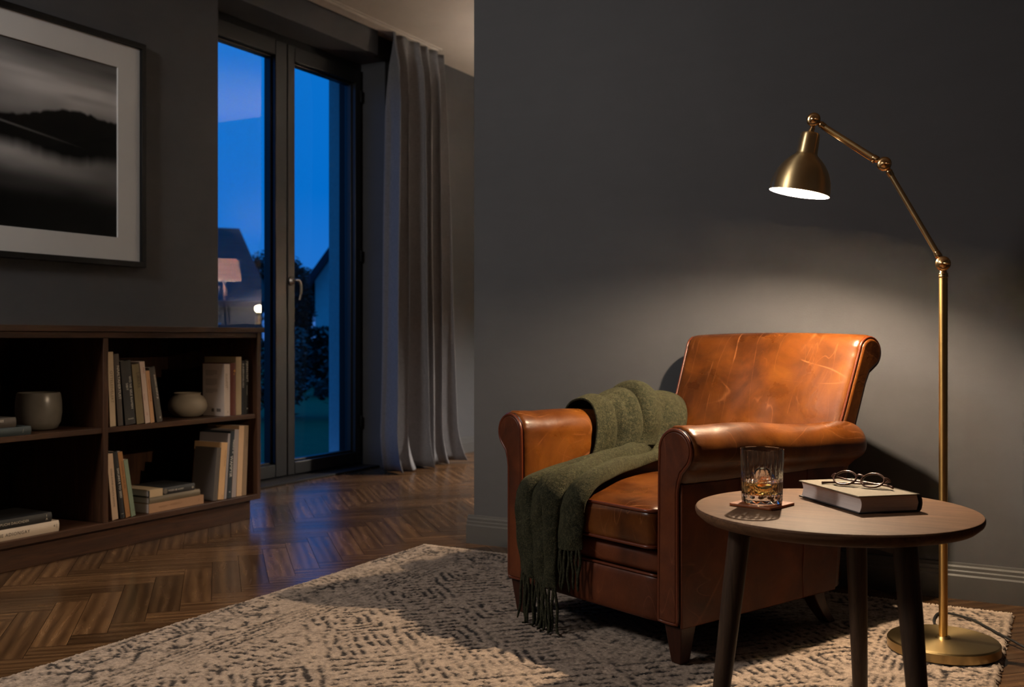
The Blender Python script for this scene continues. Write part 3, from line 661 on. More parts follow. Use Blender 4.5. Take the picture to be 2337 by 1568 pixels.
def back():
    prof = [(.235, .30), (.283, .40), (.378, .60)]+arc(.499, .775, .052, 172, -62, 26)+[(.497, .715), (.482, .690), (.433, .557), (.350, .20), (.335, .135), (.26, .135)]
    prof = resample(prof, .012)
    def fn(a, b, x):
        k = max(0, 1-(x/.335)**2); g = ease(.38, .52, b)*(1-ease(.74, .83, b)); front = 1 if a < .36+.45*(b-.56) + .06 else 0
        y = a-front*k*.020*g-front*.004*sin(x*21+b*15)*g*k
        if front and b < .66: y += .0055*cos(x*46+1.2)*(1-ease(.50, .70, b))*max(0, 1-((x-.02)/.16)**2)
        x *= 1+.34*(a-.45)*ease(.42, .56, b)
        return (x, y, b+CZ+(.008*k*ease(.76, .82, b)))
    def pleat(i, pos):
        a, b = prof[i]
        if b < .745 or abs(pos) < .30: return 0
        return .0012*cos(i*2.2)*(1 if abs(pos) > .318 else .5)
    h = [(.332, .022), (.3315, .014), (.329, .007), (.324, .003), (.316, .0008), (.306, 0), (.296, 0)]
    st = [(-p, d) for p, d in h]+[(-.28+.02*i, 0) for i in range(29)]+[(p, d) for p, d in reversed(h)]
    V, F = sweep(prof, st, fn, pleat); o = mesh('backrest', V, F, M['leather'], CH, smooth=True, sharp=50)
    key = [(.300, .40), (.388, .60)]+arc(.499, .775, .041, 170, -55, 22)+[(.490, .72), (.474, .690), (.425, .557), (.372, .40)]
    key = resample(key, .012)
    for sx in (1, -1):
        MX = Matrix(((0, 0, sx, sx*.326), (1, 0, 0, 0), (0, 1, 0, CZ), (0, 0, 0, 1)))
        pn = MB().prism(key, .014, MX).build('back_side_panel', M['leather'], CH, bevel=.009, seg=5)
        for vv in pn.data.vertices: vv.co.x += sx*.332*.34*(vv.co.y-.45)*ease(.42, .56, vv.co.z)
        MB().tube([(sx*(.3315+.332*.34*(a-.45)*ease(.42, .56, b)), a, b+CZ) for a, b in inset_poly(key, -.004)], .0040, 8, closed=True).build('piping', M['piping'], pn, smooth=True)
back()

def rbox(x0, x1, y0, y1, z0, z1, r, n=14, crown=None):
    """rounded cushion box, subdivided; crown(u, v, w, p) may move points"""
    V = {}; L = []; F = []
    def key(p): return (round(p[0], 5), round(p[1], 5), round(p[2], 5))
    c = Vector(((x0+x1)/2, (y0+y1)/2, (z0+z1)/2)); h = Vector(((x1-x0)/2, (y1-y0)/2, (z1-z0)/2))
    tt = [-1+2*i/n for i in range(n+1)]
    def vert(p):
        k = key(p)
        if k not in V:
            q = Vector([p[i]*h[i] for i in range(3)]); core = Vector([max(-(h[i]-r), min(h[i]-r, q[i])) for i in range(3)]); d = q-core
            if d.length > 1e-9:
                # project the outer shell onto the rounding
                q = core+d.normalized()*min(r, max(d.length, r if max(abs(p[i]) for i in range(3)) >= .999 else d.length))
            w = c+q
            if crown: w = crown(p, w)
            V[k] = len(L); L.append(w)
        return V[k]
    for ax in range(3):
        for s in (-1, 1):
            for i in range(n):
                for j in range(n):
                    fc = []
                    for (a, b) in ((i, j), (i+1, j), (i+1, j+1), (i, j+1)):
                        p = [0, 0, 0]; p[ax] = s; p[(ax+1) % 3] = tt[a]; p[(ax+2) % 3] = tt[b]; fc.append(vert(p))
                    F.append(fc)
    return L, F
def seat():
    def crown(p, w):
        k = (1-p[0]**2)*(1-p[1]**2)
        w = w.copy(); w.z += CZ
        if p[2] > 0: w.z += .026*k*p[2]+.003*sin(w.x*19+w.y*13)*k
        w.y -= .006*max(0, -p[1])*(1-p[0]**2)*(1-p[2]**2)
        return w
    V, F = rbox(-.2605, .2605, -.338, .290, .286, .394, .026, 26, crown)
    o = mesh('seat_cushion', V, F, M['leather'], CH, smooth=True)
    for z, dz in ((.385, .0), (.295, 0)):
        r = .030; P = []
        for (cx, cy, a0) in ((.2605-r, -.338+r, -90), (.2605-r, .290-r, 0), (-.2605+r, .290-r, 90), (-.2605+r, -.338+r, 180)):
            P += [(cx+(r+.0005-.006)*cos(R(a0+9*i)), cy+(r+.0005-.006)*sin(R(a0+9*i)), z+CZ+dz) for i in range(11)]
        P = [(x, y-.004 if y < -.30 else y, zz) for x, y, zz in P]
        MB().tube(P, .0048, 8, closed=True).build('piping', M['piping'], o, smooth=True)
seat()
def bulge(amp):
    def f(p, w): w = w.copy(); w.z += CZ; w.y -= amp*max(0, -p[1])*(1-p[0]**4)*(1-p[2]**2); return w
    return f
V, F = rbox(-.2610, .2610, -.314, -.22, .224, .284, .012, 12, bulge(.006)); mesh('upper_rail', V, F, M['leather_d'], CH, smooth=True)
V, F = rbox(-.2612, .2612, -.320, -.22, .106, .222, .008, 12, bulge(.004)); ro_ = mesh('front_rail', V, F, M['leather_d'], CH, smooth=True)
MB().tube([(-.261+.522*i/20, -.3195-.0015*sin(pi*i/20), .223+CZ) for i in range(21)], .0035, 8).build('piping', M['piping'], ro_, smooth=True)
MB().box(-.33, .33, -.30, .30, .108+CZ, .13+CZ).build('underside', M['black'], CH)
def leg(x, y, rear):
    n = 6; V = []; F = []
    for i in range(n+1):
        t = i/n; w = (.028-.012*t) if not rear else (.024-.007*t); oy = (.055*t**1.6 if rear else 0); ox = (0 if not rear else .012*t*(1 if x > 0 else -1))
        for (a, b) in ((-1, -1), (1, -1), (1, 1), (-1, 1)): V.append((x+ox+a*w, y+oy+b*w, .108*(1-t)+RZ*t-.001*t+CZ))
    for i in range(n):
        for k in range(4): l = (k+1) % 4; F.append((i*4+k, i*4+l, (i+1)*4+l, (i+1)*4+k))
    F += [(0, 1, 2, 3), tuple(n*4+k for k in range(4))]
    o = mesh('leg', V, F, M['cleg'], CH, smooth=True, sharp=40); b = o.modifiers.new('bevel', 'BEVEL'); b.width = .003; b.segments = 2; b.limit_method = 'ANGLE'; b.angle_limit = R(40)
for x, y, r_ in ((.306, -.285, 0), (-.306, -.285, 0), (.300, .27, 1), (-.300, .27, 1)): leg(x, y, r_)

# ------------------------------------------------------------------ wool throw over the left arm, across the seat and down the front
def throw():
    from mathutils.bvhtree import BVHTree
    # rows from behind the arm to the front edge of the seat: points at the near edge, the middle and the far edge of the cloth
    rows = [((-.401, -.045, .44), (-.401, .16, .43), (-.401, .37, .42)), ((-.403, -.045, .545), (-.403, .16, .535), (-.403, .38, .525)), ((-.376, -.045, .598), (-.376, .16, .59), (-.376, .385, .58)),
            ((-.327, -.045, .615), (-.327, .16, .608), (-.327, .385, .60)), ((-.280, -.045, .600), (-.280, .16, .592), (-.280, .38, .584)), ((-.256, -.045, .550), (-.254, .15, .545), (-.252, .36, .54)),
            ((-.254, -.052, .49), (-.252, .13, .49), (-.250, .33, .485)), ((-.253, -.068, .452), (-.243, .10, .448), (-.225, .27, .445)), ((-.252, -.095, .430), (-.217, .05, .430), (-.165, .17, .428)),
            ((-.252, -.135, .422), (-.193, -.01, .425), (-.118, .06, .424)), ((-.253, -.185, .418), (-.168, -.08, .424), (-.078, -.04, .423)), ((-.255, -.24, .412), (-.143, -.16, .422), (-.038, -.14, .422)),
            ((-.257, -.295, .404), (-.122, -.25, .414), (.008, -.235, .415)), ((-.259, -.330, .390), (-.112, -.320, .402), (.032, -.312, .402)), ((-.261, -.347, .362), (-.110, -.352, .370), (.036, -.350, .370))]
    folds = [(0., (0, .20, .43, .68, 1), (.008, .016, .020, .014)), (.20, (0, .20, .43, .68, 1), (.010, .036, .056, .026)), (.36, (0, .21, .44, .70, 1), (.010, .034, .044, .024)), (.48, (0, .23, .47, .73, 1), (.020, .038, .046, .036)),
             (.60, (0, .24, .48, .72, 1), (.018, .034, .042, .034)), (.70, (0, .25, .47, .68, 1), (.012, .018, .026, .026)), (.80, (0, .26, .46, .655, 1), (.005, .006, .015, .018)), (1., (0, .24, .46, .65, 1), (.005, .004, .010, .013))]
    nu, na, nh = 96, 110, 48; GM = (1.9, 1.5, .62, 1.25)
    R3 = [[np.array(p) for p in r] for r in rows]; C3 = [catmull([r[k] for r in R3], 12) for k in range(3)]; m = len(C3[0])-1
    def across(a, b, c, u): return a*(1-u)*(1-2*u)+4*b*u*(1-u)+c*u*(2*u-1)
    def base(u, v):
        w = v/.70
        if w <= 1:
            f = w*m; i = min(int(f), m-1); t = f-i; return across(*[C3[k][i]*(1-t)+C3[k][i+1]*t for k in range(3)], u)
        q = (v-.70)/.30; p = across(*[C3[k][m] for k in range(3)], u)
        k = ease(.645, .665, u); hem = (.150-.028*sin(3.1*u))*(1-k)+(.246+.012*sin(6*u))*k
        z = p[2]+(hem-p[2])*q; y = -.354+(p[1]+.354)*(1-q)**2+.004*q-.010*(1-k)*ease(0, .25, q)
        x = p[0]+q*((.030*(1-u*1.3) if u < .65 else -.012)+.008*sin(2.2*q+u*4))
        return np.array((x, y, z))
    def fold(u, v):
        i = max(k for k in range(len(folds)) if folds[k][0] <= v+1e-9); j = min(i+1, len(folds)-1); t = 0 if i == j else ease(0, 1, (v-folds[i][0])/(folds[j][0]-folds[i][0]))
        b = [a*(1-t)+c*t for a, c in zip(folds[i][1], folds[j][1])]; am = [a*(1-t)+c*t for a, c in zip(folds[i][2], folds[j][2])]
        for q in (1, 2, 3): b[q] += (.022*sin(v*19+q*2.4)+.012*sin(v*41+q))*ease(.02, .2, v)*(1-.75*ease(.66, .8, v))
        k = max(q for q in range(4) if b[q] <= u+1e-9); s = (u-b[k])/(b[k+1]-b[k]); s = min(1, max(0, s))
        h = am[k]*(sin(pi*s**GM[k])**.8 if 0 < s < 1 else 0)*(1+.16*sin(v*23+k*2.1)); sk = h*.95*(s-.25 if s > .25 else 0)
        return h, sk
    nv = na+nh; P = np.zeros((nv+1, nu+1, 3)); vs = [.70*j/na for j in range(na)]+[.70+.30*j/nh for j in range(nh+1)]
    for j, v in enumerate(vs):
        for i in range(nu+1): P[j, i] = base(i/nu, v)
    N = np.zeros_like(P); du = np.gradient(P, axis=1); dv = np.gradient(P, axis=0); N = np.cross(dv, du); N /= np.linalg.norm(N, axis=-1, keepdims=True)+1e-9
    ref = np.array((-.327, 0, .50)); 
    for j, v in enumerate(vs):
        for i in range(nu+1):
            n = N[j, i]; out = (P[j, i]-np.array((-.327, P[j, i][1], .545))) if v < .30 else (np.array((0, -1., 0)) if v > .70 else (np.array((.35, 0, 1)) if v < .45 else np.array((0, -.25, 1))))
            if n.dot(out) < 0: N[j, i] = -n
    for _ in range(3): N[1:-1] = (N[:-2]+2*N[1:-1]+N[2:])/4
    U = du/(np.linalg.norm(du, axis=-1, keepdims=True)+1e-9); D = P.copy()
    for j, v in enumerate(vs):
        for i in range(nu+1):
            u = i/nu; h, sk = fold(u, v); wr = .0028*sin(17*u+9*v)*sin(31*v-5*u)+.0018*sin(43*v+19*u)-.014*math.exp(-((u-.14)/.06)**2-((v-.35)/.03)**2)-.016*math.exp(-((u-.83)/.022)**2-((v-.33)/.05)**2)-.012*math.exp(-((u-.29)/.025)**2-((v-.22)/.04)**2)-.010*math.exp(-((u-.55)/.03)**2-((v-.38)/.03)**2)
            D[j, i] = P[j, i]+N[j, i]*(h+wr+.004)+U[j, i]*sk
    # rest the cloth on the chair: push every point out of the leather
    dg = bpy.context.evaluated_depsgraph_get(); V = []; F = []
    bpy.context.view_layer.update(); inv = CH.matrix_world.inverted()
    for c in CH.children:
        if c.name.split('.')[0] in ('armrest', 'seat_cushion', 'backrest', 'upper_rail', 'front_rail', 'side_panel', 'front_panel'):
            me = c.data; b = len(V); V += [v.co.copy() for v in me.vertices]; F += [[b+q for q in p.vertices] for p in me.polygons]
    T = BVHTree.FromPolygons(V, F)
    def settle(clear):
        for j in range(nv+1):
            for i in range(nu+1):
                p = Vector(D[j, i]); 
                for _ in range(3):
                    q, n, _i, d = T.find_nearest(p)
                    if q is None: break
                    s = (p-q).dot(n)
                    if s < 0 or d < clear: p = q+n*clear if s < 0 or d < 1e-6 else q+(p-q).normalized()*clear
                    else: break
                D[j, i] = p
    settle(.006)
    for _ in range(2):
        D[1:-1, 1:-1] = .5*D[1:-1, 1:-1]+.125*(D[:-2, 1:-1]+D[2:, 1:-1]+D[1:-1, :-2]+D[1:-1, 2:])
    settle(.005)
    Mc = CH.matrix_basis; V = [Mc @ Vector(p) for p in D.reshape(-1, 3)]
    F = [(j*(nu+1)+i, j*(nu+1)+i+1, (j+1)*(nu+1)+i+1, (j+1)*(nu+1)+i) for j in range(nv) for i in range(nu)]
    o = mesh('throw_blanket', V, F, M['throw'], smooth=True)
    k = o.modifiers.new('thick', 'SOLIDIFY'); k.thickness = .007; k.offset = 0
    s = o.modifiers.new('soft', 'SUBSURF'); s.levels = 1; s.render_levels = 1
    tag(o, 'dark green wool throw with fringe draped over the leather armchair', 'blanket')
    r = random.Random(4); f = MB(); W_ = nv*(nu+1); step = 4
    for i in range(1, nu, step):
        a = V[W_+i]; L = (.150 if i/nu < .655 else .105)*r.uniform(.86, 1.08); pts = []; sx, sy = r.uniform(-.014, .014), r.uniform(-.012, .008); z0 = a.z
        for k_ in range(12):
            t = k_/11; p = a+Vector((sx*t*t+.0018*sin(9*t+i), sy*t*t+.0018*cos(8*t+i*2), .004-(L+.004)*t)); fl = .0175+.002*r.random()
            if p.z < fl: ov = fl-p.z; p.z = fl; p += Vector((r.uniform(-.2, .2), -.35, 0))*min(ov, .05)
            pts.append(p)
        f.tube(pts, [.0030, .0040, .0042, .0044, .0042, .0044, .0042, .0043, .0041, .0040, .0034, .0018], 7)
    tag(f.build('fringe', M['throw'], o, smooth=True), None)
throw()

# ------------------------------------------------------------------ round side table
TX, TY, TZ = -.4265, 2.107, .477
FW = Vector((-sin(R(28.96)), cos(R(28.96)), 0)); RT = Vector((cos(R(28.96)), sin(R(28.96)), 0))
tb = thing('side_table', 'round dark walnut side table with splayed round legs', 'table', (TX, TY, RZ-.001)); tz = TZ-RZ+.001
MB().lathe([(0, tz-.030), (.238, tz-.030), (.262, tz-.024), (.2735, tz-.014), (.2755, tz-.009), (.2755, tz-.004), (.2735, tz-.0008), (.271, tz), (0, tz)], 120).build('table_top', M['table'], tb, smooth=True, sharp=30)
for ang, rr in ((182, .190), (290, .200), (60, .200)):
    d = RT*cos(R(ang))+FW*sin(R(ang)); a = d*rr; b = d*(rr+.052)
    MB().tube([a+Vector((0, 0, tz-.029)), a.lerp(b, .3)+Vector((0, 0, (tz-.03)*.7)), b.lerp(a, .02)+Vector((0, 0, .006)), b], [.0218, .0212, .0155, .0145], 28).build('leg', M['tleg'], tb, smooth=True, sharp=50)
ap = MB()
for ang in (182, 290, 60):
    d = RT*cos(R(ang))+FW*sin(R(ang)); nrm = Vector((-d.y, d.x, 0))
    ap.add([d*r_+nrm*w+Vector((0, 0, z)) for r_ in (0, .19) for w in (-.018, .018) for z in (tz-.052, tz-.0295)], [(0, 1, 3, 2), (4, 6, 7, 5), (0, 4, 5, 1), (2, 3, 7, 6), (0, 2, 6, 4), (1, 5, 7, 3)])
ap.build('under_frame', M['tleg'], tb)

def at(px, py, z):
    """point on the level z seen in the photo's direction px, py (used once to lay things out)"""
    d = (.82-z)*2334/(py-770); return RT*((px-1168.5)/2334*d)+FW*d+Vector((0, 0, z))

# leather coaster
GC = at(1739, 1147, TZ+.006)
def rsq(h, r, n=5): return sum([[(sx*(h-r)+r*cos(R(a0+90*i/n)), sy*(h-r)+r*sin(R(a0+90*i/n))) for i in range(n+1)] for sx, sy, a0 in ((1, 1, 0), (-1, 1, 90), (-1, -1, 180), (1, -1, 270))], [])
o = MB().prism(rsq(.049, .007), .0055).build('coaster', M['coaster'], bevel=.0012); o.location = (GC.x, GC.y, TZ+.0003); o.rotation_euler = (0, 0, R(28.96+47)); tag(o, 'square tan leather coaster under the whiskey tumbler', 'coaster')
# tumbler
GZ = TZ+.0062; GH = .110
def cut(r, z, a):
    k = 0
    if .020 < z < .068 and r > .0385:
        q = (z-.020)/.048; wdt = (1-q)**.6; c = abs(((a*22/(2*pi)) % 1)-.5)*2; k = .0020*max(0, 1-(1-c)/max(.05, wdt*.9))*min(1, (z-.018)/.004)
        k += .0008*max(0, 1-abs((((a*11+z*150)/(2*pi)) % 1)-.5)*6)*(1-q)
    if z <= .019 and r > .03: k = .0016*abs(((a*14/(2*pi)) % 1)-.5)*2*max(0, 1-abs(z-.010)/.008)
    return r-k
pr = [(0, .0020), (.020, .0018), (.030, .0), (.0372, 0), (.0398, .0018), (.0405, .005), (.0406, .0075), (.0407, .010), (.0408, .0125), (.0409, .015), (.0411, .0185)]+[(.0411+.0026*(z-.0185)/.0915, z) for z in [.021+.0028*i for i in range(18)]]+[(.0434, .085), (.0438, .107), (.0436, .1095), (.0428, .110), (.0421, .1092), (.0418, .085), (.0408, .060), (.0396, .030), (.0388, .022), (.036, .0185), (.030, .0172), (.015, .0166), (0, .0165)]
o = MB().lathe(pr, 220, rfun=cut).build('whiskey_tumbler', M['tumbler'], smooth=True, sharp=25); o.location = (GC.x, GC.y, GZ); tag(o, 'cut crystal tumbler holding whiskey on the tan coaster', 'glass')
LV = .0440
pr = [(0, .0166), (.015, .0167), (.030, .0173), (.036, .0186), (.0389, .0221), (.0397, .0301), (.0402, LV), (.0394, LV-.0008), (0, LV-.0008)]
o = MB().lathe(pr, 96).build('whiskey', M['whisky'], smooth=True, sharp=40); o.location = (GC.x, GC.y, GZ); tag(o, 'amber whiskey filling the lower part of the tumbler', 'drink')
iv = MB(); n = 28
def icer(r, z, a): return r*(1+.012*sin(3*a+z*90)+.008*sin(7*a))
iv.lathe([(.0245*sin(pi*i/n), -.0245*cos(pi*i/n)) for i in range(n+1)], 48, rfun=icer)
o = iv.build('ice_ball', M['ice'], smooth=True); o.location = (GC.x+.001, GC.y+.002, GZ+.0475); tag(o, 'clear round ice ball floating in the amber whiskey', 'ice')

# thick book on the table
bk = [at(1959.6, 1174, TZ), at(1823, 1133, TZ), at(2105, 1168, TZ)]
ex = (bk[2]-bk[0]); ey = (bk[1]-bk[0]); W_, L_ = ex.length, ey.length; ez = math.atan2(ey.y, ey.x)-pi/2
HB = .0345
B = thing('book', 'thick grey beige hardback lying on the side table under spectacles', 'book', (bk[0].x, bk[0].y, TZ+.0004), ez)
cov = plain('cloth_book_cover', lin(124, 114, 95), .75, var=.05, vs=200, bump=.15)
dk = plain('dark_cloth', lin(44, 38, 36), .6)
c = MB().box(0, W_-.004, 0, L_, HB-.0026, HB); ctop = c.build('front_cover', cov, B, bevel=.0008)
MB().box(0, W_-.004, 0, L_, 0, .0026).build('back_cover', dk, B, bevel=.0008)
sp = [(W_-.010, 0)]+[(W_-.006+.008*sin(pi*i/12), HB/2-HB/2*cos(pi*i/12)) for i in range(13)]+[(W_-.010, HB)]+[(W_-.010, HB-.0028)]+[(W_-.0075+.0062*sin(pi*i/12), HB/2+(HB/2-.0028)*cos(pi*i/12)) for i in range(13)]+[(W_-.010, .0028)]
MB().prism(sp, L_, Matrix(((1, 0, 0, 0), (0, 0, -1, L_), (0, 1, 0, 0), (0, 0, 0, 1)))).build('spine', dk, B, smooth=True, sharp=40)
pp = [(.0045+.004*sin(pi*i/10), .0026+(HB-.0052)*i/10) for i in range(11)]+[(W_-.0085, HB-.0027), (W_-.0045, HB/2), (W_-.0085, .0027)]
def pages_mat():
    t = NT('page_block'); w = t.noise(t.coord(scale=(1, 1, 260)), 6, 2); t.base(t.ramp(w, [(.3, lin(196, 180, 172)), (.7, lin(226, 212, 204))])).rough(.85); t.bump(w, .3, .001); return t.m
MB().prism(pp, L_-.007, Matrix(((1, 0, 0, 0), (0, 0, -1, L_-.0035), (0, 1, 0, 0), (0, 0, 0, 1)))).build('pages', pages_mat(), B, smooth=True, sharp=40)

# spectacles lying on the book
def specs():
    zt = TZ+.0004+HB; L0 = at(1921, 1107, zt); R0 = at(1988, 1118, zt)
    cen = RT*((1953-1168.5)/2334*2.096)+FW*2.096; dx = (RT*.76-FW*.65).normalized(); up = Vector((0, 0, 1)); nb = Vector((-dx.y, dx.x, 0))
    if nb.dot(FW) < 0: nb = -nb                                       # away from the viewer
    G = thing('spectacles', 'folded brown framed spectacles lying on the beige book', 'spectacles', (cen.x, cen.y, zt))
    tilt = R(52); vy = (up*cos(tilt)+nb*sin(tilt)).normalized(); nf = (nb*cos(tilt)-up*sin(tilt)).normalized(); base = Vector((0, 0, .0036))
    rim = lambda cx, r: [base+dx*(cx+.0222*cos(a)*(1+.05*cos(2*a)))+vy*(.0195+.0192*sin(a)+.0015*sin(a)*abs(cos(a)))+nf*(.0006*cos(2*a)) for a in [2*pi*i/44 for i in range(44)]]
    f = MB()
    for cx in (-.0290, .0290): f.tube(rim(cx, 0), .0021, 10, closed=True)
    br = catmull([base+dx*-.0085+vy*.0265, base+dx*-.004+vy*.0305-nf*.001, base+dx*.004+vy*.0305-nf*.001, base+dx*.0085+vy*.0265], 5); f.tube(br, .0019, 10)
    for s in (-1, 1): f.tube(catmull([base+dx*s*.0500+vy*.027, base+dx*s*.056+vy*.029+nf*.002, base+dx*s*.061+vy*.027+nf*.007], 4), .0026, 10)
    f.build('frame', M['specs'], G, smooth=True)
    for cx in (-.0290, .0290):
        P = rim(cx, 0); c = base+dx*cx+vy*.0195+nf*-.0018; V = [c]+P; mesh('lens', V, [(0, 1+i, 1+(i+1) % 44) for i in range(44)], M['lens'], G, smooth=True)
    for s, off in ((1, .010), (-1, .019)):
        hp = base+dx*s*.061+vy*.027+nf*.007
        z0 = .0042 if s > 0 else .0075
        p = [hp, Vector((*(dx*s*.056+nb*(.026+off*.3)).xy, .014)), Vector((*(dx*s*.035+nb*(.024+off*.5)).xy, z0+.003)), Vector((*(dx*s*-.03+nb*(.020+off*.3)).xy, z0)), Vector((*(dx*s*-.058+nb*(.014+off*.2)).xy, z0-.0003)), Vector((*(dx*s*-.074+nb*(.001+off*.2)).xy, z0-.0012))]
        p = catmull(p, 6); MB().tube(p, [.0020]*(len(p)-10)+[.0020+.0009*i/9 for i in range(10)], 10).build('temple', M['specs'], G, smooth=True)
    for cx in (-.012, .012): 
        MB().lathe([(0, -.0015), (.0035, -.001), (.0045, 0), (.0035, .001), (0, .0015)], 16, frame_z(base+dx*cx+vy*.016-nf*.004, dx+nf*.4)).build('nose_pad', M['lens'], G, smooth=True)
specs()

# ------------------------------------------------------------------ brass reading lamp
LX, LY = -.305, 2.856; LB = RZ-.001
lamp = thing('floor_lamp', 'brass jointed reading floor lamp lit beside the armchair', 'lamp', (LX, LY, LB))
def lp(px, py, d): p = RT*((px-1168.5)/2334*d)+FW*d; return Vector((p.x-LX, p.y-LY, .82+(770-py)/2334*d-LB))
MB().lathe([(0, 0), (.134, 0), (.137, .003), (.137, .024), (.134, .028), (.129, .0295), (.020, .031), (.016, .036), (0, .036)], 96).build('base', M['brass_b'], lamp, smooth=True, sharp=35)
J1 = lp(2153, 602, 2.646); J2 = lp(2019, 375, 2.716); J3 = lp(1858, 274, 2.805)
zp = J1.z-.030
MB().lathe([(0, .03), (.0108, .03), (.0108, zp), (0, zp)], 32).build('pole', M['brass_p'], lamp, smooth=True, sharp=40)
MB().lathe([(.0108, zp-.006), (.0128, zp-.005), (.0132, zp-.002), (.0116, zp), (.0122, zp+.003), (.0120, zp+.005), (.0095, zp+.007), (.0088, zp+.016), (.008, zp+.024), (0, zp+.024)], 32).build('collar', M['brass_s'], lamp, smooth=True, sharp=50)
axis = Vector((0, -1, 0))                                               # hinge axis
def joint(J, outs, r=.0165):
    j = MB(); n = 18; j.lathe([(r*sin(pi*i/n), -r*cos(pi*i/n)) for i in range(n+1)], 28, frame_z(J, axis))
    j.lathe([(0, .006), (r*1.12, .006), (r*1.16, .008), (r*1.12, .010), (r*.8, .0125), (0, .0125)], 28, frame_z(J, axis))
    j.lathe([(0, .0125), (.005, .0125), (.0055, .0165), (.004, .020), (0, .021)], 18, frame_z(J, axis))
    for d in outs:
        d = Vector(d).normalized(); j.lathe([(.0065, .008), (.0078, .020), (.0092, .022), (.0096, .025), (.0086, .028), (.0088, .034), (.0078, .0365), (0, .0365)], 24, frame_z(J, d))
    o = j.build('joint', M['brass_s'], lamp, smooth=True, sharp=50)
    k = MB(); w = Vector((1, 0, -.06)).normalized(); k.tube([J+axis*.0185+w*.002, J+axis*.019+w*.010, J+axis*.019+w*.019], [.0022, .0026, .0020], 10); k.build('wing_knob', M['brass_s'], o, smooth=True)
d12 = J2-J1; d23 = J3-J2
RIM = lp(1824, 441, 2.815); NT_ = lp(1850.5, 303, 2.808); ax = (NT_-RIM).normalized()
joint(J1, [d12]); joint(J2, [-d12, d23]); joint(J3, [-d23])
MB().tube([J1+d12.normalized()*.030, J2-d12.normalized()*.030], .0072, 20).build('lower_arm', M['brass_a'], lamp, smooth=True, sharp=50)
ua = MB().tube([J2+d23.normalized()*.030, J3-d23.normalized()*.030], .0070, 20).build('upper_arm', M['brass_a'], lamp, smooth=True, sharp=50)
dn = Vector((-d23.z, 0, d23.x)).normalized(); dn = dn if dn.z < 0 else -dn
MB().tube([J2+d23.normalized()*.026+dn*.010, J2+d23.normalized()*.034+dn*.0105], .0034, 12).tube([J2+d23.normalized()*.034+dn*.0105, J3-d23.normalized()*.03+dn*.0088], .0020, 10).build('guide_rod', M['brass_s'], ua, smooth=True)
MB().tube([J3-ax*.012, J3-ax*.020, NT_+ax*.002, NT_-ax*.004], [.0062, .0060, .0088, .0092], 20).build('stem', M['brass_s'], lamp, smooth=True, sharp=50)
sh_len = (NT_-RIM).length; kk = sh_len/.171
bell = [(.0815, 0), (.0813, .012), (.0790, .030), (.0735, .050), (.0660, .067), (.0555, .083), (.0440, .096), (.0340, .105), (.0298, .110), (.0288, .113)]
bell = [tuple(p) for p in catmull([(r, s, 0) for r, s in bell], 4)]; bell = [(p[0], p[1]*kk) for p in bell]
neck = [(.0284, .116*kk), (.0266, .150*kk), (.0256, .164*kk), (.0240, .1685*kk), (.0215, .1705*kk), (0, .171*kk)]
S_ = frame_z(RIM, ax); I4 = Matrix.Identity(4)
shd = MB().lathe([(.0806, -.0006), (.0818, -.0002)]+bell+neck, 96, I4, cap=False).build('shade', M['brass'], lamp, smooth=True, sharp=35); shd.matrix_local = S_
lin_ = [(r-.0012, s) for r, s in bell if s < .11*kk]+[(.020, .1085*kk), (0, .109*kk)]
MB().lathe([(.0806, -.0006)]+lin_, 96, I4, cap=False).build('shade_lining', M['white'], shd, smooth=True, sharp=50)
n = 16; MB().lathe([(.0125*sin(pi*i/n), .034-.0125*cos(pi*i/n)) for i in range(n+1)]+[], 32, S_).build('bulb', m_glow('lamp_bulb', (1, .80, .56, 1), 60), lamp, smooth=True)
BULB = Vector((LX, LY, LB))+S_ @ Vector((0, 0, .034))
MB().lathe([(0, .052), (.013, .052), (.014, .085), (.014, .108*kk), (0, .108*kk)], 24, S_).build('socket', M['white'], lamp, smooth=True, sharp=40)
cp = catmull([(-.01, .125, .012), (-.05, .24, .006), (-.045, .36, .005), (.03, .335, .005), (.085, .26, .005), (.14, .175, .005), (.24, .10, -.006), (.5, .05, -.0065), (.9, .25, -.0065), (1.5, .5, -.0065)], 8)
MB().tube(cp, .0034, 8).build('power_cord', M['cord'], lamp, smooth=True)

# ------------------------------------------------------------------ the room beyond, seen in the window's reflection
sbd = thing('sideboard', 'low white sideboard reflected in the dark window pane', 'sideboard', (-1.75, 6.36, 0)); sw = plain('white_lacquer', lin(200, 192, 182), .4, var=.03)
MB().box(-.68, .9, -.20, .205, .895, .93).build('top_board', sw, sbd, bevel=.002)
MB().box(-.66, .88, -.185, .20, .10, .8945).build('body', sw, sbd, bevel=.002)
for i in range(3): MB().box(-.655+.515*i, -.145+.515*i, -.197, -.1855, .11, .885).build('door', sw, sbd, bevel=.002)
for x in (-.6, .82):
    for y in (-.14, .15): MB().tube([(x, y, 0), (x, y, .0995)], .02, 12).build('leg', M['black'], sbd, smooth=True, sharp=40)
tl = thing('table_lamp', 'lit shaded tripod lamp on the white sideboard', 'lamp', (-1.954, 6.18, .9305))
def shade_mat():
    t = NT('lamp_shade_fabric'); t.base(lin(228, 212, 200)); t.rough(.9); t.p.inputs['Transmission Weight'].default_value = 0
    tr = t.new('BsdfTranslucent'); tr.inputs[0].default_value = lin(240, 218, 200); mx = t.new('MixShader'); mx.inputs[0].default_value = .45
    t.t.links.new(t.p.outputs[0], mx.inputs[1]); t.t.links.new(tr.outputs[0], mx.inputs[2]); t.t.links.new(mx.outputs[0], t.out.inputs[0]); return t.m
MB().lathe([(.150, .355), (.118, .530), (.1165, .530), (.1485, .355)], 48, closed=True).build('lamp_shade', shade_mat(), tl, smooth=True, sharp=40)
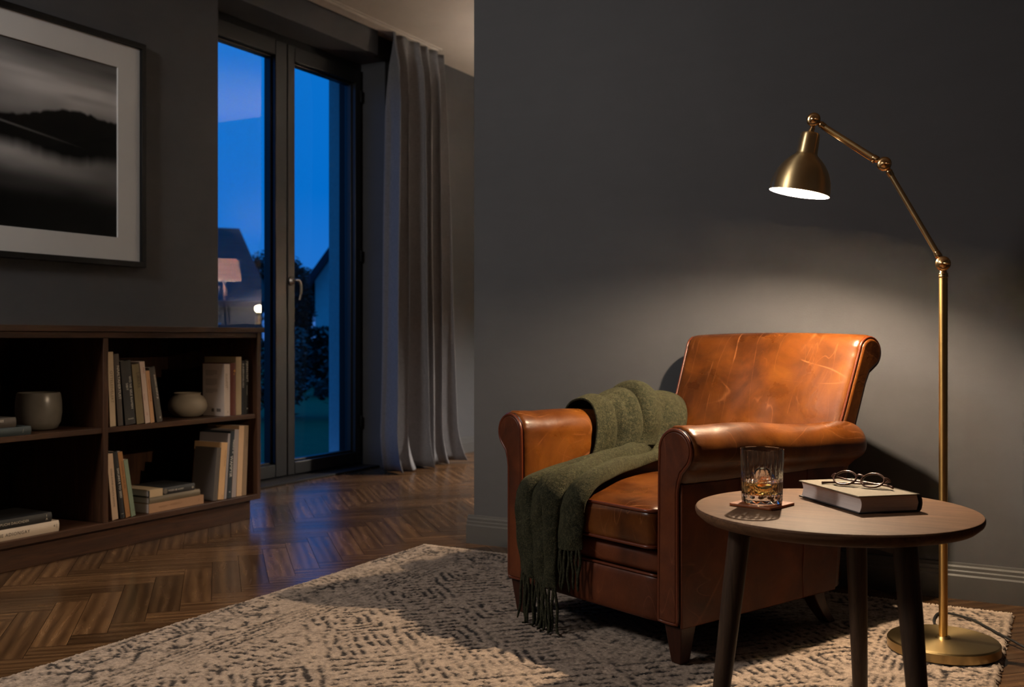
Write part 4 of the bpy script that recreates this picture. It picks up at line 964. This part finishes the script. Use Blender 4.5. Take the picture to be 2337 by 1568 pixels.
for a in (90, 210, 330): MB().tube([(.02*cos(R(a)), .02*sin(R(a)), .34), (.085*cos(R(a)), .085*sin(R(a)), .001)], [.009, .007], 10).build('leg', M['tleg'], tl, smooth=True)
MB().lathe([(0, .32), (.03, .32), (.03, .345), (.010, .35), (.010, .36), (0, .36)], 20).build('stem', M['black'], tl, smooth=True, sharp=40)
gl = thing('globe_lamp', 'small glowing globe lamp at the sideboard end', 'lamp', (-2.143, 6.40, .9305))
n = 16; MB().lathe([(.040*sin(pi*i/n), .127-.032*cos(pi*i/n)) for i in range(n+1)], 32).build('globe', m_emit('globe_glow', (1, .76, .44, 1), 150), gl, smooth=True)
MB().lathe([(0, 0), (.04, 0), (.04, .006), (.007, .010), (.007, .094), (.016, .096), (0, .098)], 24).build('base', M['brass'], gl, smooth=True, sharp=40)

# ------------------------------------------------------------------ the garden at dusk
def leaf_cloud(name, label, cat, c, rad, n, lf, m, seed, group=None, trunk=None):
    r = random.Random(seed); V = []; F = []
    for i in range(n):
        while 1:
            p = Vector((r.uniform(-1, 1), r.uniform(-1, 1), r.uniform(-1, 1)))
            if p.length < 1 and p.length > .55*r.random(): break
        lump = 1+.22*sin(p.x*5+seed)*cos(p.y*4+seed*2)+.12*sin(p.z*8+seed)
        p = Vector((p.x*rad[0]*lump, p.y*rad[1]*lump, p.z*rad[2]*lump)); a = Vector((r.uniform(-1, 1), r.uniform(-1, 1), r.uniform(-.6, .6))).normalized(); b = a.cross(Vector((r.uniform(-1, 1), r.uniform(-1, 1), 1))).normalized()
        s = lf*r.uniform(.6, 1.3); k = len(V); V += [p-a*s, p+b*s*.45, p+a*s, p-b*s*.45]; F.append((k, k+1, k+2, k+3))
    o = bpy.data.objects.new(name, bpy.data.meshes.new(name)); o.data.from_pydata(V, [], F); o.data.materials.append(m); COL.objects.link(o); o.location = c
    if trunk: MB().tube([(0, 0, -c[2]-.15), (0.05, 0, -rad[2]*.3)], [trunk, trunk*.6], 8).build('trunk', plain('bark', lin(60, 50, 42), .9), o, smooth=True)
    return tag(o, label, cat, group)
g1 = plain('hedge_leaf', lin(26, 44, 30), .4, var=.35, vs=2); g2 = plain('tree_leaf', lin(22, 32, 24), .7, var=.3, vs=1)
lawn = plain('lawn_grass', lin(50, 88, 44), .9, var=.3, vs=6, bump=.5); 
struct(mesh('ground', [(-80, -20, -.16), (-4.27, -20, -.16), (-4.27, 80, -.16), (-80, 80, -.16)], [(0, 1, 2, 3)], lawn))
P0 = Vector((-9.9, 8.2, 0)); P1 = Vector((-7.0, 10.6, 0))
names = ['dark leafy hedge shrub below the roof with the skylight', 'dark leafy shrub beside the window handle outside', 'dark glossy leaved shrub in the middle of the right pane', 'dark shrub by the white outside reveal', 'dark shrub farthest along the garden hedge']
for i in range(5):
    p = P0.lerp(P1, i/4); leaf_cloud('garden_shrub', names[i], 'shrub', (p.x, p.y, .42+.06*(i % 2)), (.36, .5, .62), 1300, .055, g1, 20+i, 'hedge shrubs')
for i, (px, d, zc, rx, rz_, lb) in enumerate(((590, 50, 3.9, 1.3, 1.0, 'round tree crown behind the tiled roof'), (680, 19, 1.25, .27, .85, 'dark tree mass just beyond the garden hedge'), (742, 17, .5, .5, .5, 'low dark bushy tree in front of the white gable'), (655, 46, 2.6, 2.0, 1.6, 'far dark tree behind the window mullion'))):
    q = RT*((px-1168.5)/2334*d)+FW*d; leaf_cloud('garden_tree', lb, 'tree', (q.x, q.y, zc), (rx, rx*.8, rz_), 3200, .045*rx+.05, g2, 50+i, 'trees beyond the garden', .2)
def house(name, label, q, ang, wx, wy, he, hr, mw, mr, skylight=None):
    h = thing(name, label, 'house', (q.x, q.y, -.16), ang)
    MB().box(-wx, wx, -wy, wy, 0, he).prism([(-wx, 0), (wx, 0), (0, hr-he)], 2*wy, Matrix(((1, 0, 0, 0), (0, 0, -1, wy), (0, 1, 0, he), (0, 0, 0, 1)))).build('wall', mw, h)
    o_ = .4; s = (hr-he)/wx
    for sx in (-1, 1):
        V = [(0, -wy-o_, hr), (0, wy+o_, hr), (sx*(wx+o_), wy+o_, he-s*o_), (sx*(wx+o_), -wy-o_, he-s*o_)]; V += [(x, y, z+.18) for x, y, z in V]
        r = mesh('roof', V, [(0, 1, 2, 3), (4, 5, 6, 7), (0, 1, 5, 4), (1, 2, 6, 5), (2, 3, 7, 6), (3, 0, 4, 7)], mr, h)
        if skylight and sx == 1:
            f = lambda x, y: (x, y, hr-s*x+.26); y0 = skylight
            mesh('skylight', [f(wx*.86, y0), f(wx*.86, y0+.55), f(wx*.97, y0+.55), f(wx*.97, y0)], [(0, 1, 2, 3)], plain('skylight_glass', lin(170, 200, 225), .05, .9), r)
roofm = m_wood('roof_tile', lin(60, 48, 48), lin(90, 74, 72), 1, .8, .3, .3); roofb = m_wood('roof_slate', lin(30, 34, 46), lin(46, 52, 66), 1, .7, .3, .3)
def dirp(px, d): return RT*((px-1168.5)/2334*d)+FW*d
al = R(298.96+25); yd = Vector((-sin(al), cos(al), 0)); q = dirp(520, 36)-yd*6
house('neighbour_house', 'distant house with brown tiled roof and small bright skylight', q, al, 5, 6, 2.1, 4.65, plain('house_render', lin(90, 84, 78), .9), roofm, 3.55)
house('gable_house', 'distant white gabled house beside the window reveal', dirp(968, 26), R(28.96), 2.0, 4, 2.2, 5.0, plain('white_render', lin(205, 205, 205), .9), roofb)

# ------------------------------------------------------------------ light, sky, camera
def light(name, kind, loc, power, col, size=.1, rot=(0, 0, 0)):
    l = bpy.data.lights.new(name, kind); l.energy = power; l.color = col
    if kind == 'AREA': l.size = size
    else: l.shadow_soft_size = size
    o = bpy.data.objects.new(name, l); COL.objects.link(o); o.location = loc; o.rotation_euler = rot; return o
light('room_fill_light', 'POINT', (-2.95, .2, 2.45), 126, (1, .95, .91), .26)  # unseen fill added for the room's ambient level, placed after the picture frame's shadow
light('hall_lamp_light', 'POINT', (-1.954, 6.18, 1.35), 255, (1, .90, .80), .04)
light('globe_lamp_light', 'POINT', (-2.143, 6.40, 1.0575), 6, (1, .72, .40), .03)

bl = light('reading_lamp_light', 'POINT', BULB, 88, (1, .76, .52), .0125)
wd = bpy.data.worlds.new('dusk'); SC.world = wd; wd.use_nodes = True; nt = wd.node_tree; bg = nt.nodes['Background']
tc = nt.nodes.new('ShaderNodeTexCoord'); sx = nt.nodes.new('ShaderNodeSeparateXYZ'); rp = nt.nodes.new('ShaderNodeValToRGB')
nt.links.new(tc.outputs['Generated'], sx.inputs[0]); nt.links.new(sx.outputs['Z'], rp.inputs[0]); nt.links.new(rp.outputs[0], bg.inputs[0])
e = rp.color_ramp.elements; e[0].position = 0; e[0].color = lin(70, 122, 205); e[1].position = .06; e[1].color = lin(34, 116, 208)
for p, c in ((.14, (4, 112, 208)), (.4, (18, 120, 212))): k = e.new(p); k.color = lin(*c)
bg.inputs[1].default_value = 1.0

cam = bpy.data.cameras.new('camera'); co = bpy.data.objects.new('camera', cam); COL.objects.link(co); SC.camera = co
co.location = (0, 0, .82); co.rotation_euler = (pi/2, 0, R(28.96)); cam.sensor_width = 36; cam.lens = 36*2334/2337; cam.shift_y = -14/2337
cam.clip_start = .02; cam.clip_end = 400
cam.dof.use_dof = True; cam.dof.focus_distance = 2.45; cam.dof.aperture_fstop = 5.0
SC.view_settings.view_transform = 'Standard'; SC.view_settings.look = 'None'; SC.view_settings.gamma = 1; SC.view_settings.use_curve_mapping = False
SC.view_settings.exposure = 0
cy = SC.cycles; cy.use_denoising = True; cy.max_bounces = 12; cy.transmission_bounces = 12; cy.transparent_max_bounces = 16; cy.sample_clamp_indirect = 20; cy.blur_glossy = .5
cy.caustics_refractive = True; cy.caustics_reflective = False
# light through the cut glass
try:
    bl.data.cycles.is_caustics_light = True
    for o in bpy.data.objects:
        if o.name in ('whiskey_tumbler', 'whiskey', 'ice_ball'): o.cycles.is_caustics_caster = True
        if o.name in ('table_top', 'coaster'): o.cycles.is_caustics_receiver = True
except AttributeError: pass
